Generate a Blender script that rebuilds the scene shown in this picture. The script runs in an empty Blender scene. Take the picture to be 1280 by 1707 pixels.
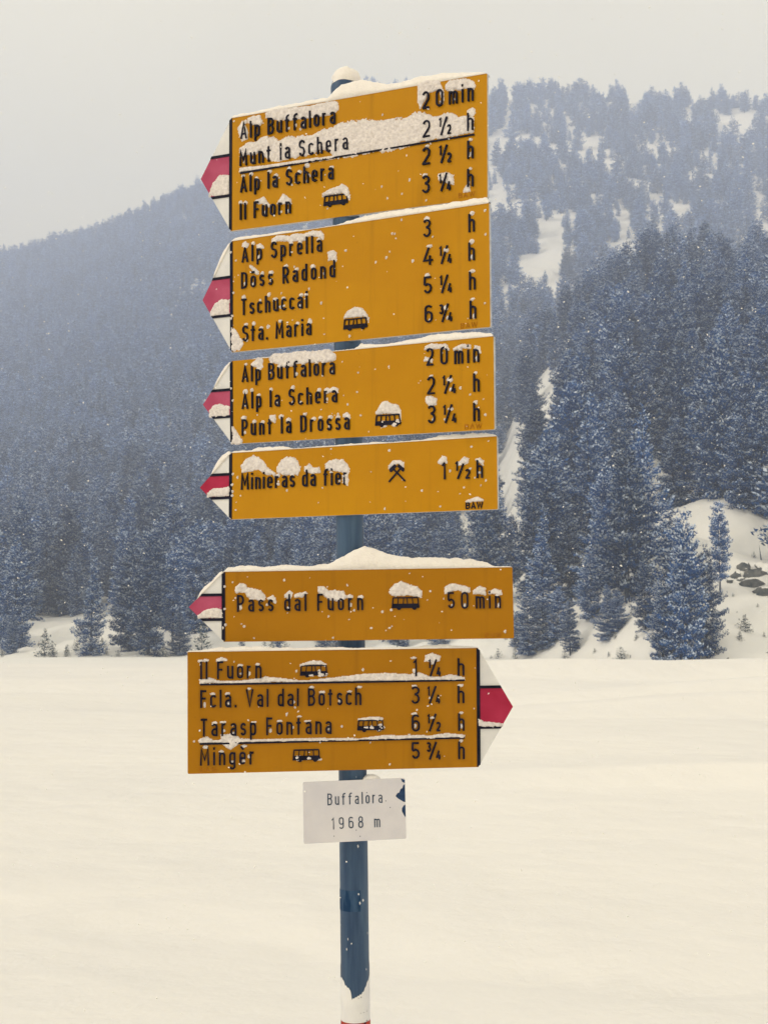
import bpy, math, random
import numpy as np
from mathutils import Vector, Matrix

# ------------------------------------------------------------------ camera
CAM_H = 1.6
PITCH = 0.10783
F_PX = 2000.0
sc = bpy.context.scene
cam_d = bpy.data.cameras.new('camera')
cam_d.sensor_fit = 'VERTICAL'
cam_d.sensor_height = 36.0
cam_d.lens = 36.0 * F_PX / 1707.0
cam_d.clip_start = 0.05
cam_d.clip_end = 6000
cam_d.dof.use_dof = True
cam_d.dof.focus_distance = 2.65
cam_d.dof.aperture_fstop = 19.0
cam = bpy.data.objects.new('camera', cam_d)
sc.collection.objects.link(cam)
cam.location = (0, 0, CAM_H)
cam.rotation_euler = (math.pi / 2 + PITCH, 0, 0)
sc.camera = cam

# ------------------------------------------------------------------ world, sun, exposure
SUN_EL, SUN_AZ = math.radians(33), math.radians(245)   # behind thick cloud, to the left and a little behind the camera
w = bpy.data.worlds.new('World')
sc.world = w
w.use_nodes = True
nt = w.node_tree
nt.nodes.clear()
out = nt.nodes.new('ShaderNodeOutputWorld')
sky = nt.nodes.new('ShaderNodeTexSky')
sky.sky_type = 'NISHITA'
sky.sun_disc = False
sky.sun_elevation = SUN_EL
sky.sun_rotation = SUN_AZ
bg1 = nt.nodes.new('ShaderNodeBackground')
bg1.inputs['Strength'].default_value = 0.08
nt.links.new(sky.outputs[0], bg1.inputs['Color'])
tc = nt.nodes.new('ShaderNodeTexCoord')
sep = nt.nodes.new('ShaderNodeSeparateXYZ')
nt.links.new(tc.outputs['Generated'], sep.inputs[0])
ramp = nt.nodes.new('ShaderNodeValToRGB')
ramp.color_ramp.elements[0].position = 0.10
ramp.color_ramp.elements[0].color = (1.03, 0.895, 0.60, 1)
ramp.color_ramp.elements[1].position = 0.75
ramp.color_ramp.elements[1].color = (1.02, 0.91, 0.63, 1)
e = ramp.color_ramp.elements.new(0.38)
e.color = (1.03, 0.90, 0.58, 1)
nt.links.new(sep.outputs['Z'], ramp.inputs[0])
cn = nt.nodes.new('ShaderNodeTexNoise')
cn.inputs['Scale'].default_value = 2.2
cn.inputs['Detail'].default_value = 3
cn.inputs['Roughness'].default_value = 0.45
nt.links.new(tc.outputs['Generated'], cn.inputs['Vector'])
cr = nt.nodes.new('ShaderNodeMapRange')
cr.inputs['From Min'].default_value = 0.3
cr.inputs['From Max'].default_value = 0.7
cr.inputs['To Min'].default_value = 1.20
cr.inputs['To Max'].default_value = 1.43
nt.links.new(cn.outputs['Fac'], cr.inputs['Value'])
bg2 = nt.nodes.new('ShaderNodeBackground')
nt.links.new(ramp.outputs[0], bg2.inputs['Color'])
nt.links.new(cr.outputs[0], bg2.inputs['Strength'])
mx = nt.nodes.new('ShaderNodeMixShader')
mx.inputs[0].default_value = 0.90          # nine tenths cloud, one tenth clear sky
nt.links.new(bg1.outputs[0], mx.inputs[1])
nt.links.new(bg2.outputs[0], mx.inputs[2])
nt.links.new(mx.outputs[0], out.inputs['Surface'])

sun_d = bpy.data.lights.new('sun', 'SUN')
sun_d.energy = 2.0
sun_d.angle = math.radians(10)
sun_d.color = (1.0, 0.90, 0.74)
sun = bpy.data.objects.new('sun', sun_d)
sc.collection.objects.link(sun)
sd = Vector((math.sin(SUN_AZ) * math.cos(SUN_EL), math.cos(SUN_AZ) * math.cos(SUN_EL), math.sin(SUN_EL)))
sun.rotation_euler = sd.to_track_quat('Z', 'Y').to_euler()

sc.view_settings.view_transform = 'Standard'
sc.view_settings.look = 'None'
sc.view_settings.exposure = 0.06
sc.view_settings.gamma = 1.0
sc.view_settings.use_curve_mapping = False
sc.render.engine = 'CYCLES'
sc.cycles.use_denoising = True
sc.cycles.max_bounces = 5
sc.cycles.diffuse_bounces = 3
sc.cycles.glossy_bounces = 2
sc.cycles.transmission_bounces = 1
sc.cycles.volume_bounces = 3
sc.cycles.use_adaptive_sampling = True
sc.cycles.adaptive_threshold = 0.02

C = sc.collection
rng = np.random.default_rng(7)
random.seed(7)

# ------------------------------------------------------------------ helpers
def mesh(name, v, f, mats=(), smooth=False, mi=None):
    me = bpy.data.meshes.new(name)
    v = np.asarray(v, dtype=np.float32).reshape(-1, 3)
    if isinstance(f, np.ndarray):
        n, k = f.shape
        me.vertices.add(len(v)); me.vertices.foreach_set('co', v.ravel())
        me.loops.add(n * k); me.loops.foreach_set('vertex_index', f.astype(np.int32).ravel())
        me.polygons.add(n)
        me.polygons.foreach_set('loop_start', np.arange(0, n * k, k, dtype=np.int32))
        me.polygons.foreach_set('loop_total', np.full(n, k, dtype=np.int32))
    else:
        me.from_pydata([tuple(map(float, a)) for a in v], [], [tuple(map(int, a)) for a in f])
    for m in mats:
        me.materials.append(m)
    if mi is not None:
        me.polygons.foreach_set('material_index', np.asarray(mi, dtype=np.int32))
    if smooth:
        me.polygons.foreach_set('use_smooth', np.ones(len(me.polygons), dtype=bool))
    me.update(calc_edges=True)
    me.validate()
    return me

def obj(name, me, parent=None, loc=(0, 0, 0), kind=None, label=None, cat=None, group=None):
    o = bpy.data.objects.new(name, me)
    C.objects.link(o)
    o.location = loc
    if parent is not None:
        o.parent = parent
    tag(o, kind, label, cat, group)
    return o

def tag(o, kind=None, label=None, cat=None, group=None):
    for k, v in (('kind', kind), ('label', label), ('category', cat), ('group', group)):
        if v:
            o[k] = v

def _hash(ix, iy, s):
    h = (ix.astype(np.int64) * 374761393 + iy.astype(np.int64) * 668265263 + s * 2147483647) & 0xffffffff
    h = ((h ^ (h >> 13)) * 1274126177) & 0xffffffff
    return ((h ^ (h >> 16)) & 0xffff) / 65535.0

def vn(x, y, s=0):
    x = np.asarray(x, float); y = np.asarray(y, float)
    ix = np.floor(x); iy = np.floor(y)
    fx = x - ix; fy = y - iy
    fx = fx * fx * (3 - 2 * fx); fy = fy * fy * (3 - 2 * fy)
    ix = ix.astype(np.int64); iy = iy.astype(np.int64)
    a = _hash(ix, iy, s); b = _hash(ix + 1, iy, s); c = _hash(ix, iy + 1, s); d = _hash(ix + 1, iy + 1, s)
    return (a * (1 - fx) + b * fx) * (1 - fy) + (c * (1 - fx) + d * fx) * fy - 0.5

def fbm(x, y, s=0, o=3):
    r = 0; a = 1
    for i in range(o):
        r = r + a * vn(np.asarray(x) * 2 ** i, np.asarray(y) * 2 ** i, s + i * 17); a *= 0.5
    return r

# ------------------------------------------------------------------ materials
def nodes(name):
    m = bpy.data.materials.new(name)
    m.use_nodes = True
    return m, m.node_tree, m.node_tree.nodes['Principled BSDF']

def noise(t, scale, detail=4, rough=0.55, coord='Object', stretch=None):
    tcn = t.nodes.new('ShaderNodeTexCoord')
    n = t.nodes.new('ShaderNodeTexNoise')
    n.inputs['Scale'].default_value = scale
    n.inputs['Detail'].default_value = detail
    n.inputs['Roughness'].default_value = rough
    src = tcn.outputs[coord]
    if stretch:
        mp = t.nodes.new('ShaderNodeMapping')
        mp.inputs['Scale'].default_value = stretch
        t.links.new(src, mp.inputs[0]); src = mp.outputs[0]
    t.links.new(src, n.inputs['Vector'])
    return n

def mixcol(t, fac, a, b, lo=0.35, hi=0.65):
    r = t.nodes.new('ShaderNodeValToRGB')
    r.color_ramp.elements[0].position = lo; r.color_ramp.elements[0].color = (*a, 1)
    r.color_ramp.elements[1].position = hi; r.color_ramp.elements[1].color = (*b, 1)
    t.links.new(fac, r.inputs[0])
    return r.outputs[0]

def bump(t, p, src, strength, dist):
    b = t.nodes.new('ShaderNodeBump')
    b.inputs['Strength'].default_value = strength
    b.inputs['Distance'].default_value = dist
    t.links.new(src, b.inputs['Height'])
    t.links.new(b.outputs[0], p.inputs['Normal'])
    return b

def simple(name, a, b, scale, rough=0.6, bs=0.2, bd=0.001, stretch=None, metal=0.0, lo=0.35, hi=0.65, detail=4, spec=0.12):
    m, t, p = nodes(name)
    n = noise(t, scale, detail, stretch=stretch)
    t.links.new(mixcol(t, n.outputs['Fac'], a, b, lo, hi), p.inputs['Base Color'])
    p.inputs['Roughness'].default_value = rough
    p.inputs['Metallic'].default_value = metal
    p.inputs['Specular IOR Level'].default_value = spec
    if bs:
        bump(t, p, n.outputs['Fac'], bs, bd)
    return m

M = {}
def enamel(name, base, worn, dirt):
    m, t, p = nodes(name)
    n = noise(t, 3.2, 8, 0.62)
    c = mixcol(t, n.outputs['Fac'], base, worn, .32, .72)
    st = noise(t, 34, 6, .6, stretch=(1, 1, .06))           # rain streaks
    sp_ = noise(t, 150, 3, .5)
    mr = t.nodes.new('ShaderNodeMapRange'); mr.inputs['From Min'].default_value = .56; mr.inputs['From Max'].default_value = .80; mr.inputs['To Max'].default_value = .5
    t.links.new(st.outputs['Fac'], mr.inputs['Value'])
    mr2 = t.nodes.new('ShaderNodeMapRange'); mr2.inputs['From Min'].default_value = .70; mr2.inputs['From Max'].default_value = .74; mr2.inputs['To Max'].default_value = .45
    t.links.new(sp_.outputs['Fac'], mr2.inputs['Value'])
    for f_ in (mr, mr2):
        mm = t.nodes.new('ShaderNodeMix'); mm.data_type = 'RGBA'
        t.links.new(f_.outputs[0], mm.inputs[0]); t.links.new(c, mm.inputs[6]); mm.inputs[7].default_value = (*dirt, 1)
        c = mm.outputs[2]
    t.links.new(c, p.inputs['Base Color'])
    rr = t.nodes.new('ShaderNodeMapRange'); rr.inputs['To Min'].default_value = .35; rr.inputs['To Max'].default_value = .65
    t.links.new(n.outputs['Fac'], rr.inputs['Value']); t.links.new(rr.outputs[0], p.inputs['Roughness'])
    p.inputs['Specular IOR Level'].default_value = .15
    bump(t, p, n.outputs['Fac'], .25, .003)
    return m
M['yellow'] = enamel('sign_yellow', (0.45, 0.195, 0.0), (0.53, 0.25, 0.002), (0.27, 0.115, 0.003))
M['yellow_old'] = enamel('sign_yellow_old', (0.345, 0.140, 0.0), (0.42, 0.178, 0.002), (0.21, 0.085, 0.003))  # same yellow, shade put into the colour for boards turned from the left light
M['metal'] = simple('board_metal', (0.42, 0.42, 0.42), (0.6, 0.59, 0.57), 60, 0.45, 0.1, 0.0003, metal=0.3)
M['white'] = simple('sign_white', (0.66, 0.65, 0.65), (0.76, 0.745, 0.73), 18, 0.5, 0.05, 0.0003, detail=6)
M['plate'] = simple('plate_white', (0.60, 0.58, 0.615), (0.68, 0.655, 0.67), 14, 0.5, 0.05, 0.0003, detail=7)
M['red'] = simple('sign_red', (0.34, 0.016, 0.05), (0.42, 0.028, 0.075), 14, 0.45, 0.1, 0.0004)
M['red_faded'] = simple('sign_red_faded', (0.38, 0.055, 0.115), (0.46, 0.09, 0.165), 14, 0.5, 0.1, 0.0004)
M['black'] = simple('black_paint', (0.004, 0.004, 0.014), (0.012, 0.012, 0.028), 40, 0.5, 0.1, 0.0003)
M['ghost'] = simple('faded_mark', (0.30, 0.10, 0.006), (0.48, 0.19, 0.01), 120, 0.5, 0)
M['plate_ink'] = simple('plate_ink', (0.035, 0.055, 0.09), (0.07, 0.09, 0.13), 60, 0.5, 0)
M['peel'] = simple('bare_plate', (0.015, 0.035, 0.09), (0.035, 0.07, 0.15), 90, 0.6, 0.3, 0.0005)

def pole_mat():
    m, t, p = nodes('pole_steel')
    n = noise(t, 26, 8, 0.65, stretch=(1, 1, 0.10))
    c = mixcol(t, n.outputs['Fac'], (0.006, 0.032, 0.092), (0.058, 0.110, 0.190), 0.34, 0.66)
    n2 = noise(t, 55, 6, 0.7, stretch=(1, 1, 0.35))
    s = t.nodes.new('ShaderNodeMapRange')
    s.inputs['From Min'].default_value = 0.70; s.inputs['From Max'].default_value = 0.76
    t.links.new(n2.outputs['Fac'], s.inputs['Value'])
    mxc = t.nodes.new('ShaderNodeMix'); mxc.data_type = 'RGBA'
    t.links.new(s.outputs[0], mxc.inputs[0]); t.links.new(c, mxc.inputs[6])
    mxc.inputs[7].default_value = (0.25, 0.33, 0.40, 1)
    t.links.new(mxc.outputs[2], p.inputs['Base Color'])
    p.inputs['Roughness'].default_value = 0.5
    p.inputs['Metallic'].default_value = 0.15
    bump(t, p, n.outputs['Fac'], 0.25, 0.0008)
    return m
M['pole'] = pole_mat()
M['scar'] = simple('old_sticker', (0.007, 0.033, 0.090), (0.055, 0.105, 0.185), 60, 0.55, 0.3, 0.0005, stretch=(1, 1, 0.2))
M['pole_red'] = simple('pole_red', (0.34, 0.04, 0.025), (0.45, 0.06, 0.04), 40, 0.6, 0.1, 0.0003)

def snow_mat(name, col, col2, scales, dists, rough=0.7, sss=0.0, cs=0.6, coord='Object'):
    m, t, p = nodes(name)
    n = noise(t, cs, 3, 0.5, coord)
    t.links.new(mixcol(t, n.outputs['Fac'], col, col2, 0.3, 0.7), p.inputs['Base Color'])
    p.inputs['Roughness'].default_value = rough
    p.inputs['Specular IOR Level'].default_value = 0.2
    prev = None
    for s_, d_ in zip(scales, dists):
        n2 = noise(t, s_, 4, 0.6, coord)
        b = t.nodes.new('ShaderNodeBump')
        b.inputs['Strength'].default_value = 1.0
        b.inputs['Distance'].default_value = d_
        t.links.new(n2.outputs['Fac'], b.inputs['Height'])
        if prev:
            t.links.new(prev.outputs[0], b.inputs['Normal'])
        prev = b
    t.links.new(prev.outputs[0], p.inputs['Normal'])
    return m
M['field'] = snow_mat('field_snow', (0.81, 0.785, 0.755), (0.89, 0.855, 0.80), (0.22, 2.2, 14), (0.30, 0.025, 0.005), cs=0.08)
M['slope'] = snow_mat('slope_snow', (0.82, 0.80, 0.76), (0.87, 0.85, 0.80), (0.12, 0.7), (0.3, 0.08), cs=0.02)
M['crust'] = snow_mat('clinging_snow', (0.68, 0.62, 0.60), (0.90, 0.83, 0.79), (260, 700), (0.0022, 0.0010), cs=170)
M['cap'] = snow_mat('capping_snow', (0.86, 0.80, 0.745), (0.92, 0.87, 0.81), (90, 420), (0.003, 0.0012), cs=40)
M['flake'] = snow_mat('snowflake', (0.92, 0.90, 0.86), (0.95, 0.93, 0.9), (400,), (0.001,))
def foliage(name, a, b, scale, v0, v1):
    """needle or frost colour, with a tree to tree difference"""
    m, t, p = nodes(name)
    n = noise(t, scale, 4)
    c = mixcol(t, n.outputs['Fac'], a, b, .3, .7)
    oi = t.nodes.new('ShaderNodeObjectInfo')
    r = t.nodes.new('ShaderNodeMapRange'); r.inputs['To Min'].default_value = v0; r.inputs['To Max'].default_value = v1
    t.links.new(oi.outputs['Random'], r.inputs['Value'])
    hs = t.nodes.new('ShaderNodeHueSaturation')
    t.links.new(r.outputs[0], hs.inputs['Value']); t.links.new(c, hs.inputs['Color'])
    t.links.new(hs.outputs[0], p.inputs['Base Color'])
    p.inputs['Roughness'].default_value = .85; p.inputs['Specular IOR Level'].default_value = .1
    return m
M['needle'] = foliage('needle', (0.008, 0.044, 0.155), (0.034, 0.115, 0.32), 9, .55, 1.35)
M['needle_green'] = foliage('needle_green', (0.010, 0.035, 0.05), (0.03, 0.07, 0.085), 9, .8, 1.1)
M['rimed_needle'] = foliage('rimed_needle', (0.05, 0.11, 0.28), (0.15, 0.24, 0.46), 9, .6, 1.25)  # far needles, paled and blued in the colour to stand for haze
M['rime'] = foliage('rime', (0.36, 0.54, 0.88), (0.66, 0.80, 0.98), 14, .8, 1.02)  # frost of the far trees, with the haze tint painted in
M['frost'] = foliage('frosted_needle', (0.44, 0.59, 0.84), (0.86, 0.92, 0.99), 14, .50, 1.06)
M['bark'] = simple('bark', (0.03, 0.045, 0.075), (0.10, 0.12, 0.16), 3, 0.9, 0.4, 0.02)
M['rock'] = simple('rock', (0.05, 0.065, 0.07), (0.17, 0.17, 0.155), 1.6, 0.9, 0.8, 0.15, detail=8)

# ------------------------------------------------------------------ terrain
cp, sp = math.cos(PITCH), math.sin(PITCH)
def tane(y):
    return np.tan(PITCH + np.arctan((853.5 - np.asarray(y, float)) / F_PX))
def slope_t(px, y):
    return (np.asarray(px, float) - 640) / F_PX * (cp + tane(y) * sp)
def project(x, y, z):
    d = y * cp + (z - CAM_H) * sp
    return 640 + F_PX * x / d, 853.5 - F_PX * (-y * sp + (z - CAM_H) * cp) / d

D0 = ([-.5, -.02, .10, .23, .5], [128, 128, 116, 95, 92])
RID = np.array([(-300, 1400, 492), (0, 1380, 440), (160, 1340, 400), (335, 1280, 325), (510, 1200, 197), (600, 1150, 160),
                (815, 1100, 172), (900, 1100, 166), (1280, 1060, 184), (1600, 1060, 224)], float)
RT = slope_t(RID[:, 0], RID[:, 2]); RY = RID[:, 1]; RZ = CAM_H + tane(RID[:, 2]) * RY
HIL = np.array([(690, 1050), (790, 840), (840, 740), (880, 640), (930, 580), (1010, 520), (1080, 470), (1200, 460), (1300, 445), (1700, 430)], float)
HY = 380.0
HT = slope_t(HIL[:, 0], HIL[:, 1]); HZ = CAM_H + tane(HIL[:, 1]) * HY

def foot(t):
    return np.interp(t, *D0)

def height(x, y):
    x = np.asarray(x, float); y = np.asarray(y, float)
    yy = np.maximum(y, 1.0); t = x / yy
    d0 = foot(t)
    ry = np.interp(t, RT, RY); rz = np.interp(t, RT, RZ)
    s = (yy - d0) / (ry - d0)
    main = np.where(s < 1, rz * np.clip(s, 0, 1) ** 1.5, rz * (1 - 0.8 * (s - 1)))
    hz = np.interp(t, HT, HZ); hz = np.where(t < HT[0], 0, hz)
    s2 = (yy - d0) / (HY - d0)
    hill = np.where(s2 < 1, hz * np.clip(s2, 0, 1) ** 0.97, hz * (1 - 1.3 * (s2 - 1) ** 1.2 if False else 1 - 1.3 * np.clip(s2 - 1, 0, 9)))
    z = np.maximum(main, hill)
    z = np.where(yy < d0, 0, z)
    k = np.clip((yy - d0) / 4, 0, 1); k2 = np.clip((yy - d0) / 90, 0, 1)
    z = z + k * (2.0 * fbm(x / 9, yy / 9, 3) + 0.8 * (fbm(x / 3.2, yy / 3.2, 5) + .2)) + k * 0.5 + k2 * 5 * fbm(x / 55, yy / 55, 9)
    return z

def grid_mesh(name, X, Y, Z, mat, keep=None):
    ny, nx = X.shape
    v = np.stack([X, Y, Z], -1).reshape(-1, 3)
    i = np.arange(ny - 1)[:, None] * nx + np.arange(nx - 1)[None, :]
    f = np.stack([i, i + 1, i + nx + 1, i + nx], -1).reshape(-1, 4)
    if keep is not None:
        f = f[keep.reshape(-1)]
    used = np.unique(f)
    remap = np.zeros(len(v), int); remap[used] = np.arange(len(used))
    return mesh(name, v[used], remap[f], [mat], True)

# the flat valley floor, one sheet from behind the camera to the foot of the slopes
xs = np.sinh(np.linspace(-5.2, 5.2, 260)) / np.sinh(5.2) * 700
ys = np.concatenate([np.array([-500, -200, -90, -40, -18, -8, -3, 0]), np.geomspace(1.0, 90, 170)])
X, Y = np.meshgrid(xs, ys)
damp = np.clip((90 - Y) / 25, 0, 1)
Z = damp * (0.42 * fbm(X / 14, Y / 7.5, 31, 2) + .05 * fbm(X / 5, Y / 2.2, 35, 2) + 0.016 * fbm(X / 1.4, Y / 0.9, 33) * np.clip(Y / 6, 0, 1))
# a wind drift and an old half-filled track across the foreground
ed = np.exp(-((Y - (6.9 - 0.42 * X)) / 0.28) ** 2)
Z = Z + ed * (0.13 * vn(X / 0.24, Y / 0.3, 77) - 0.03) * (np.abs(X) < 9)
for (dx, dy, w1, w2, a) in ((9, 24, 7, 0.9, .16), (14, 33, 10, 1.6, .26), (10, 46, 14, 1.6, .3), (18, 62, 15, 2.2, .26), (-3, 40, 10, 2.0, .15), (4, 14, 4, .6, .06)):
    Z = Z + 2.9 * a * np.exp(-((X - dx) / w1) ** 2) * np.where(Y < dy, np.exp(-((Y - dy) / (w2 * .5)) ** 2), np.exp(-((Y - dy) / (w2 * 3)) ** 2))
Z = np.where(Y >= 89.99, 0, Z)
obj('snow_field', grid_mesh('snow_field', X, Y, Z, M['field']), kind='structure', label='flat snow covered valley floor with faint wind drifts')

ts = np.concatenate([np.linspace(-1.6, -.71, 24), np.linspace(-.70, .70, 560), np.linspace(.71, 1.6, 24)])
yy = np.concatenate([np.linspace(90, 160, 110), np.geomspace(161, 1600, 260)])
T2, Y2 = np.meshgrid(ts, yy)
X2 = T2 * Y2
Z2 = height(X2, Y2)
Z2[0] = 0
right = ((T2 > .045) & (Y2 < 420))[:-1, :-1]
obj('mountain_slope', grid_mesh('mountain_slope', X2, Y2, Z2, M['slope'], ~right), kind='structure', label='snow covered mountain side rising to a wooded ridge')
obj('hill', grid_mesh('hill', X2, Y2, Z2, M['slope'], right), kind='structure', label='steep snow covered hill on the near right of the valley')

# ------------------------------------------------------------------ conifers
def crown_arrays(seed, R=0.17, step=0.034, n_br=8, clump=0.014, low=0.10, top_pow=0.85, frost=0.8, droop=0.35):
    """whorls of boughs; every bough is a flat drooping fan of needle sprays, dark below and snow-laden on top"""
    r = np.random.default_rng(seed)
    P = []; D = []; U = []; S = []; MI = []
    z = low
    lean = r.uniform(-.02, .02, 2); lump = r.uniform(0, 6.28, 3)
    def put(p, d, up, l, w_, m):
        P.append(p); D.append(d); U.append(up); S.append((l, w_)); MI.append(m)
    while z < 0.985:
        q = (z - low) / (1 - low)
        prof = R * min(1.0, (1 - q) ** top_pow + 0.02) * (0.70 + .30 * min(1, q / .25))
        ph0 = r.uniform(0, 6.28)
        nb = max(3, int(round(n_br * (0.5 + .5 * (1 - q)))))
        for b in range(nb):
            ph = ph0 + b * 6.283 / nb + r.uniform(-.4, .4)
            zb = z + r.uniform(-.9, .9) * step
            L = prof * r.uniform(.55, 1.22) * (1 + .22 * math.sin(2 * ph + lump[0] + 5 * z) + .18 * math.sin(9 * z + lump[1] + ph))
            dz = -droop * r.uniform(-.3, 1.3) * (1 - .9 * q) + .3 * q
            load = np.clip(r.normal(frost, .38), .05, 1.2)          # how much snow this bough carries
            cph, sph = math.cos(ph), math.sin(ph)
            rr = max(clump, L * .22)
            while rr < L:
                u = rr / L
                half = min(.42 * rr, .03) * (1.15 - .5 * u)
                ns = 1 + int(half / (clump * .8))
                zc = zb + dz * rr + .5 * droop * rr * u * u
                for k in range(ns * 2 - 1):
                    sd_ = (k - (ns - 1)) * clump * 1.05 + r.normal(0, clump * .3)
                    p = np.array([cph * rr - sph * sd_ + lean[0] * z, sph * rr + cph * sd_ + lean[1] * z, zc - abs(sd_) * .35 + r.normal(0, clump * .6)])
                    d0 = np.array([cph - sph * sd_ / max(half, 1e-3) * .6, sph + cph * sd_ / max(half, 1e-3) * .6, dz + droop * u])
                    d = d0 + r.normal(0, .65, 3)
                    put(p - np.array([0, 0, clump * .35]), d, r.normal(0, 1, 3) + np.array([0, 0, .3]), clump * r.uniform(1.5, 2.4), clump * r.uniform(.5, .95), 0)
                    if r.random() < .5:
                        put(p - np.array([0, 0, clump * .8]) + r.normal(0, clump * .3, 3), d0 + r.normal(0, .8, 3), r.normal(0, 1, 3), clump * r.uniform(1.2, 2.0), clump * r.uniform(.5, .9), 0)
                    if r.random() < load * (.25 + .75 * u):
                        up = np.array([cph * .55, sph * .55, 1.0]) + r.normal(0, .3, 3)
                        put(p + np.array([cph * .15, sph * .15, .45]) * clump, d0 + r.normal(0, .6, 3), up, clump * r.uniform(1.1, 2.3), clump * r.uniform(.6, 1.15), 1)
                rr += clump * r.uniform(.95, 1.35)
        z += step * r.uniform(.75, 1.25) * (1 - .45 * q)
    P = np.array(P); D = np.array(D); U = np.array(U); S = np.array(S)
    D /= np.linalg.norm(D, axis=1, keepdims=True)
    N = np.cross(D, U); N /= np.linalg.norm(N, axis=1, keepdims=True) + 1e-9
    j = r.uniform(.55, 1.35, (len(P), 2))
    a = P - D * S[:, :1] * .5; c = P + D * S[:, :1] * .5
    V = np.stack([a, P + N * S[:, 1:] * .5 * j[:, :1], c, P - N * S[:, 1:] * .5 * j[:, 1:]], 1).reshape(-1, 3)
    return V, np.arange(len(V)).reshape(-1, 4), np.array(MI)

def trunk_arrays(r0=0.014, top=0.9, n=6, seed=0):
    r = np.random.default_rng(seed)
    V = []; F = []
    zs = [-.08, 0, .2, .45, .7, top]
    for i, z in enumerate(zs):
        rad = r0 * (1.25 if i == 0 else 1) * (1 - max(0, z) / (top * 1.08))
        ox, oy = r.uniform(-.003, .003, 2)
        for k in range(n):
            a = 6.283 * k / n
            V.append((ox + rad * math.cos(a), oy + rad * math.sin(a), z))
    for i in range(len(zs) - 1):
        for k in range(n):
            F.append((i * n + k, i * n + (k + 1) % n, (i + 1) * n + (k + 1) % n, (i + 1) * n + k))
    # a few bare snapped boughs low on the trunk
    for _ in range(7):
        z = r.uniform(.03, .22); a = r.uniform(0, 6.28); L = r.uniform(.02, .06)
        b = len(V); w_ = .0025
        V += [(0, 0, z - w_), (0, 0, z + w_), (math.cos(a) * L, math.sin(a) * L, z + .012), (math.cos(a) * L, math.sin(a) * L, z + .009)]
        F.append((b, b + 1, b + 2, b + 3))
    return np.array(V, float), np.array(F)

PROTO = []
specs = [  # radius, bare part, taper, droop, snow load
    (.190, .06, .92, .55, .85), (.225, .05, .75, .45, .95), (.175, .10, .66, .35, .75),
    (.250, .03, .66, .35, .88), (.205, .14, .52, .25, .70), (.270, .06, .55, .35, .92),
    (.170, .04, .85, .60, .95), (.215, .07, .70, .50, .80), (.195, .24, .46, .20, .62),
    (.235, .03, .80, .45, .90)]
trunks = []
for i in range(4):
    v, f = trunk_arrays(.015, .9, 6, i)
    trunks.append((v, f, mesh('trunk', v, f, [M['bark']], True)))
for i, (R, low, tp, dr, fr) in enumerate(specs):
    v, f, mi = crown_arrays(100 + i, R=R, low=low, top_pow=tp, droop=dr, frost=fr)
    near = mesh('crown', v, f, [M['needle'], M['frost']], False, mi)
    v2, f2, mi2 = crown_arrays(300 + i, R=R, low=low, top_pow=tp, droop=dr, frost=min(1.0, fr + .25), clump=.027, step=.05, n_br=7)
    tv, tf, _ = trunks[i % 4]
    vv = np.concatenate([v2, tv]); ff = np.concatenate([f2, tf + len(v2)]); mm = np.concatenate([mi2, np.full(len(tf), 2)])
    far = mesh('far_conifer', vv, ff, [M['needle'], M['frost'], M['bark']], False, mm)
    PROTO.append((near, far, R))
    print('crown', i, len(f), len(f2))
v, f, mi = crown_arrays(777, R=.36, low=.03, top_pow=.8, droop=.2, step=.085, frost=.75, clump=.045, n_br=7)
SAPLING = mesh('crown', v, f, [M['needle_green'], M['cap']], False, mi)

def tree(x, y, h, k, label, group, rz=None, sq=1.0, crown=None, name='conifer', cat='tree'):
    z = float(height(x, y))
    e_ = bpy.data.objects.new(name, None); C.objects.link(e_)
    e_.empty_display_size = .3
    e_.location = (x, y, z - .15)
    e_.rotation_euler = (0, 0, random.uniform(0, 6.28) if rz is None else rz)
    e_.scale = (h * sq, h * sq, h)
    tag(e_, None, label, cat, group)
    obj('crown', crown or PROTO[k][0], e_)
    obj('trunk', trunks[k % 4][2], e_)
    return e_

# singled-out trees: (px of foot, px row of foot, height m, variant, squash, label)
def at_px(px, row, t_guess=None):
    ds = np.linspace(88, 700, 5000)
    t = (px - 640) / F_PX * (cp + tane(row) * sp)
    zz = height(t * ds, ds)
    _, pr = project(t * ds, ds, zz)
    ok = np.nonzero((pr <= row) & (ds > foot(t) - 1))[0]
    i = ok[0] if len(ok) else -1
    return float(t * ds[i]), float(ds[i])

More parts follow.
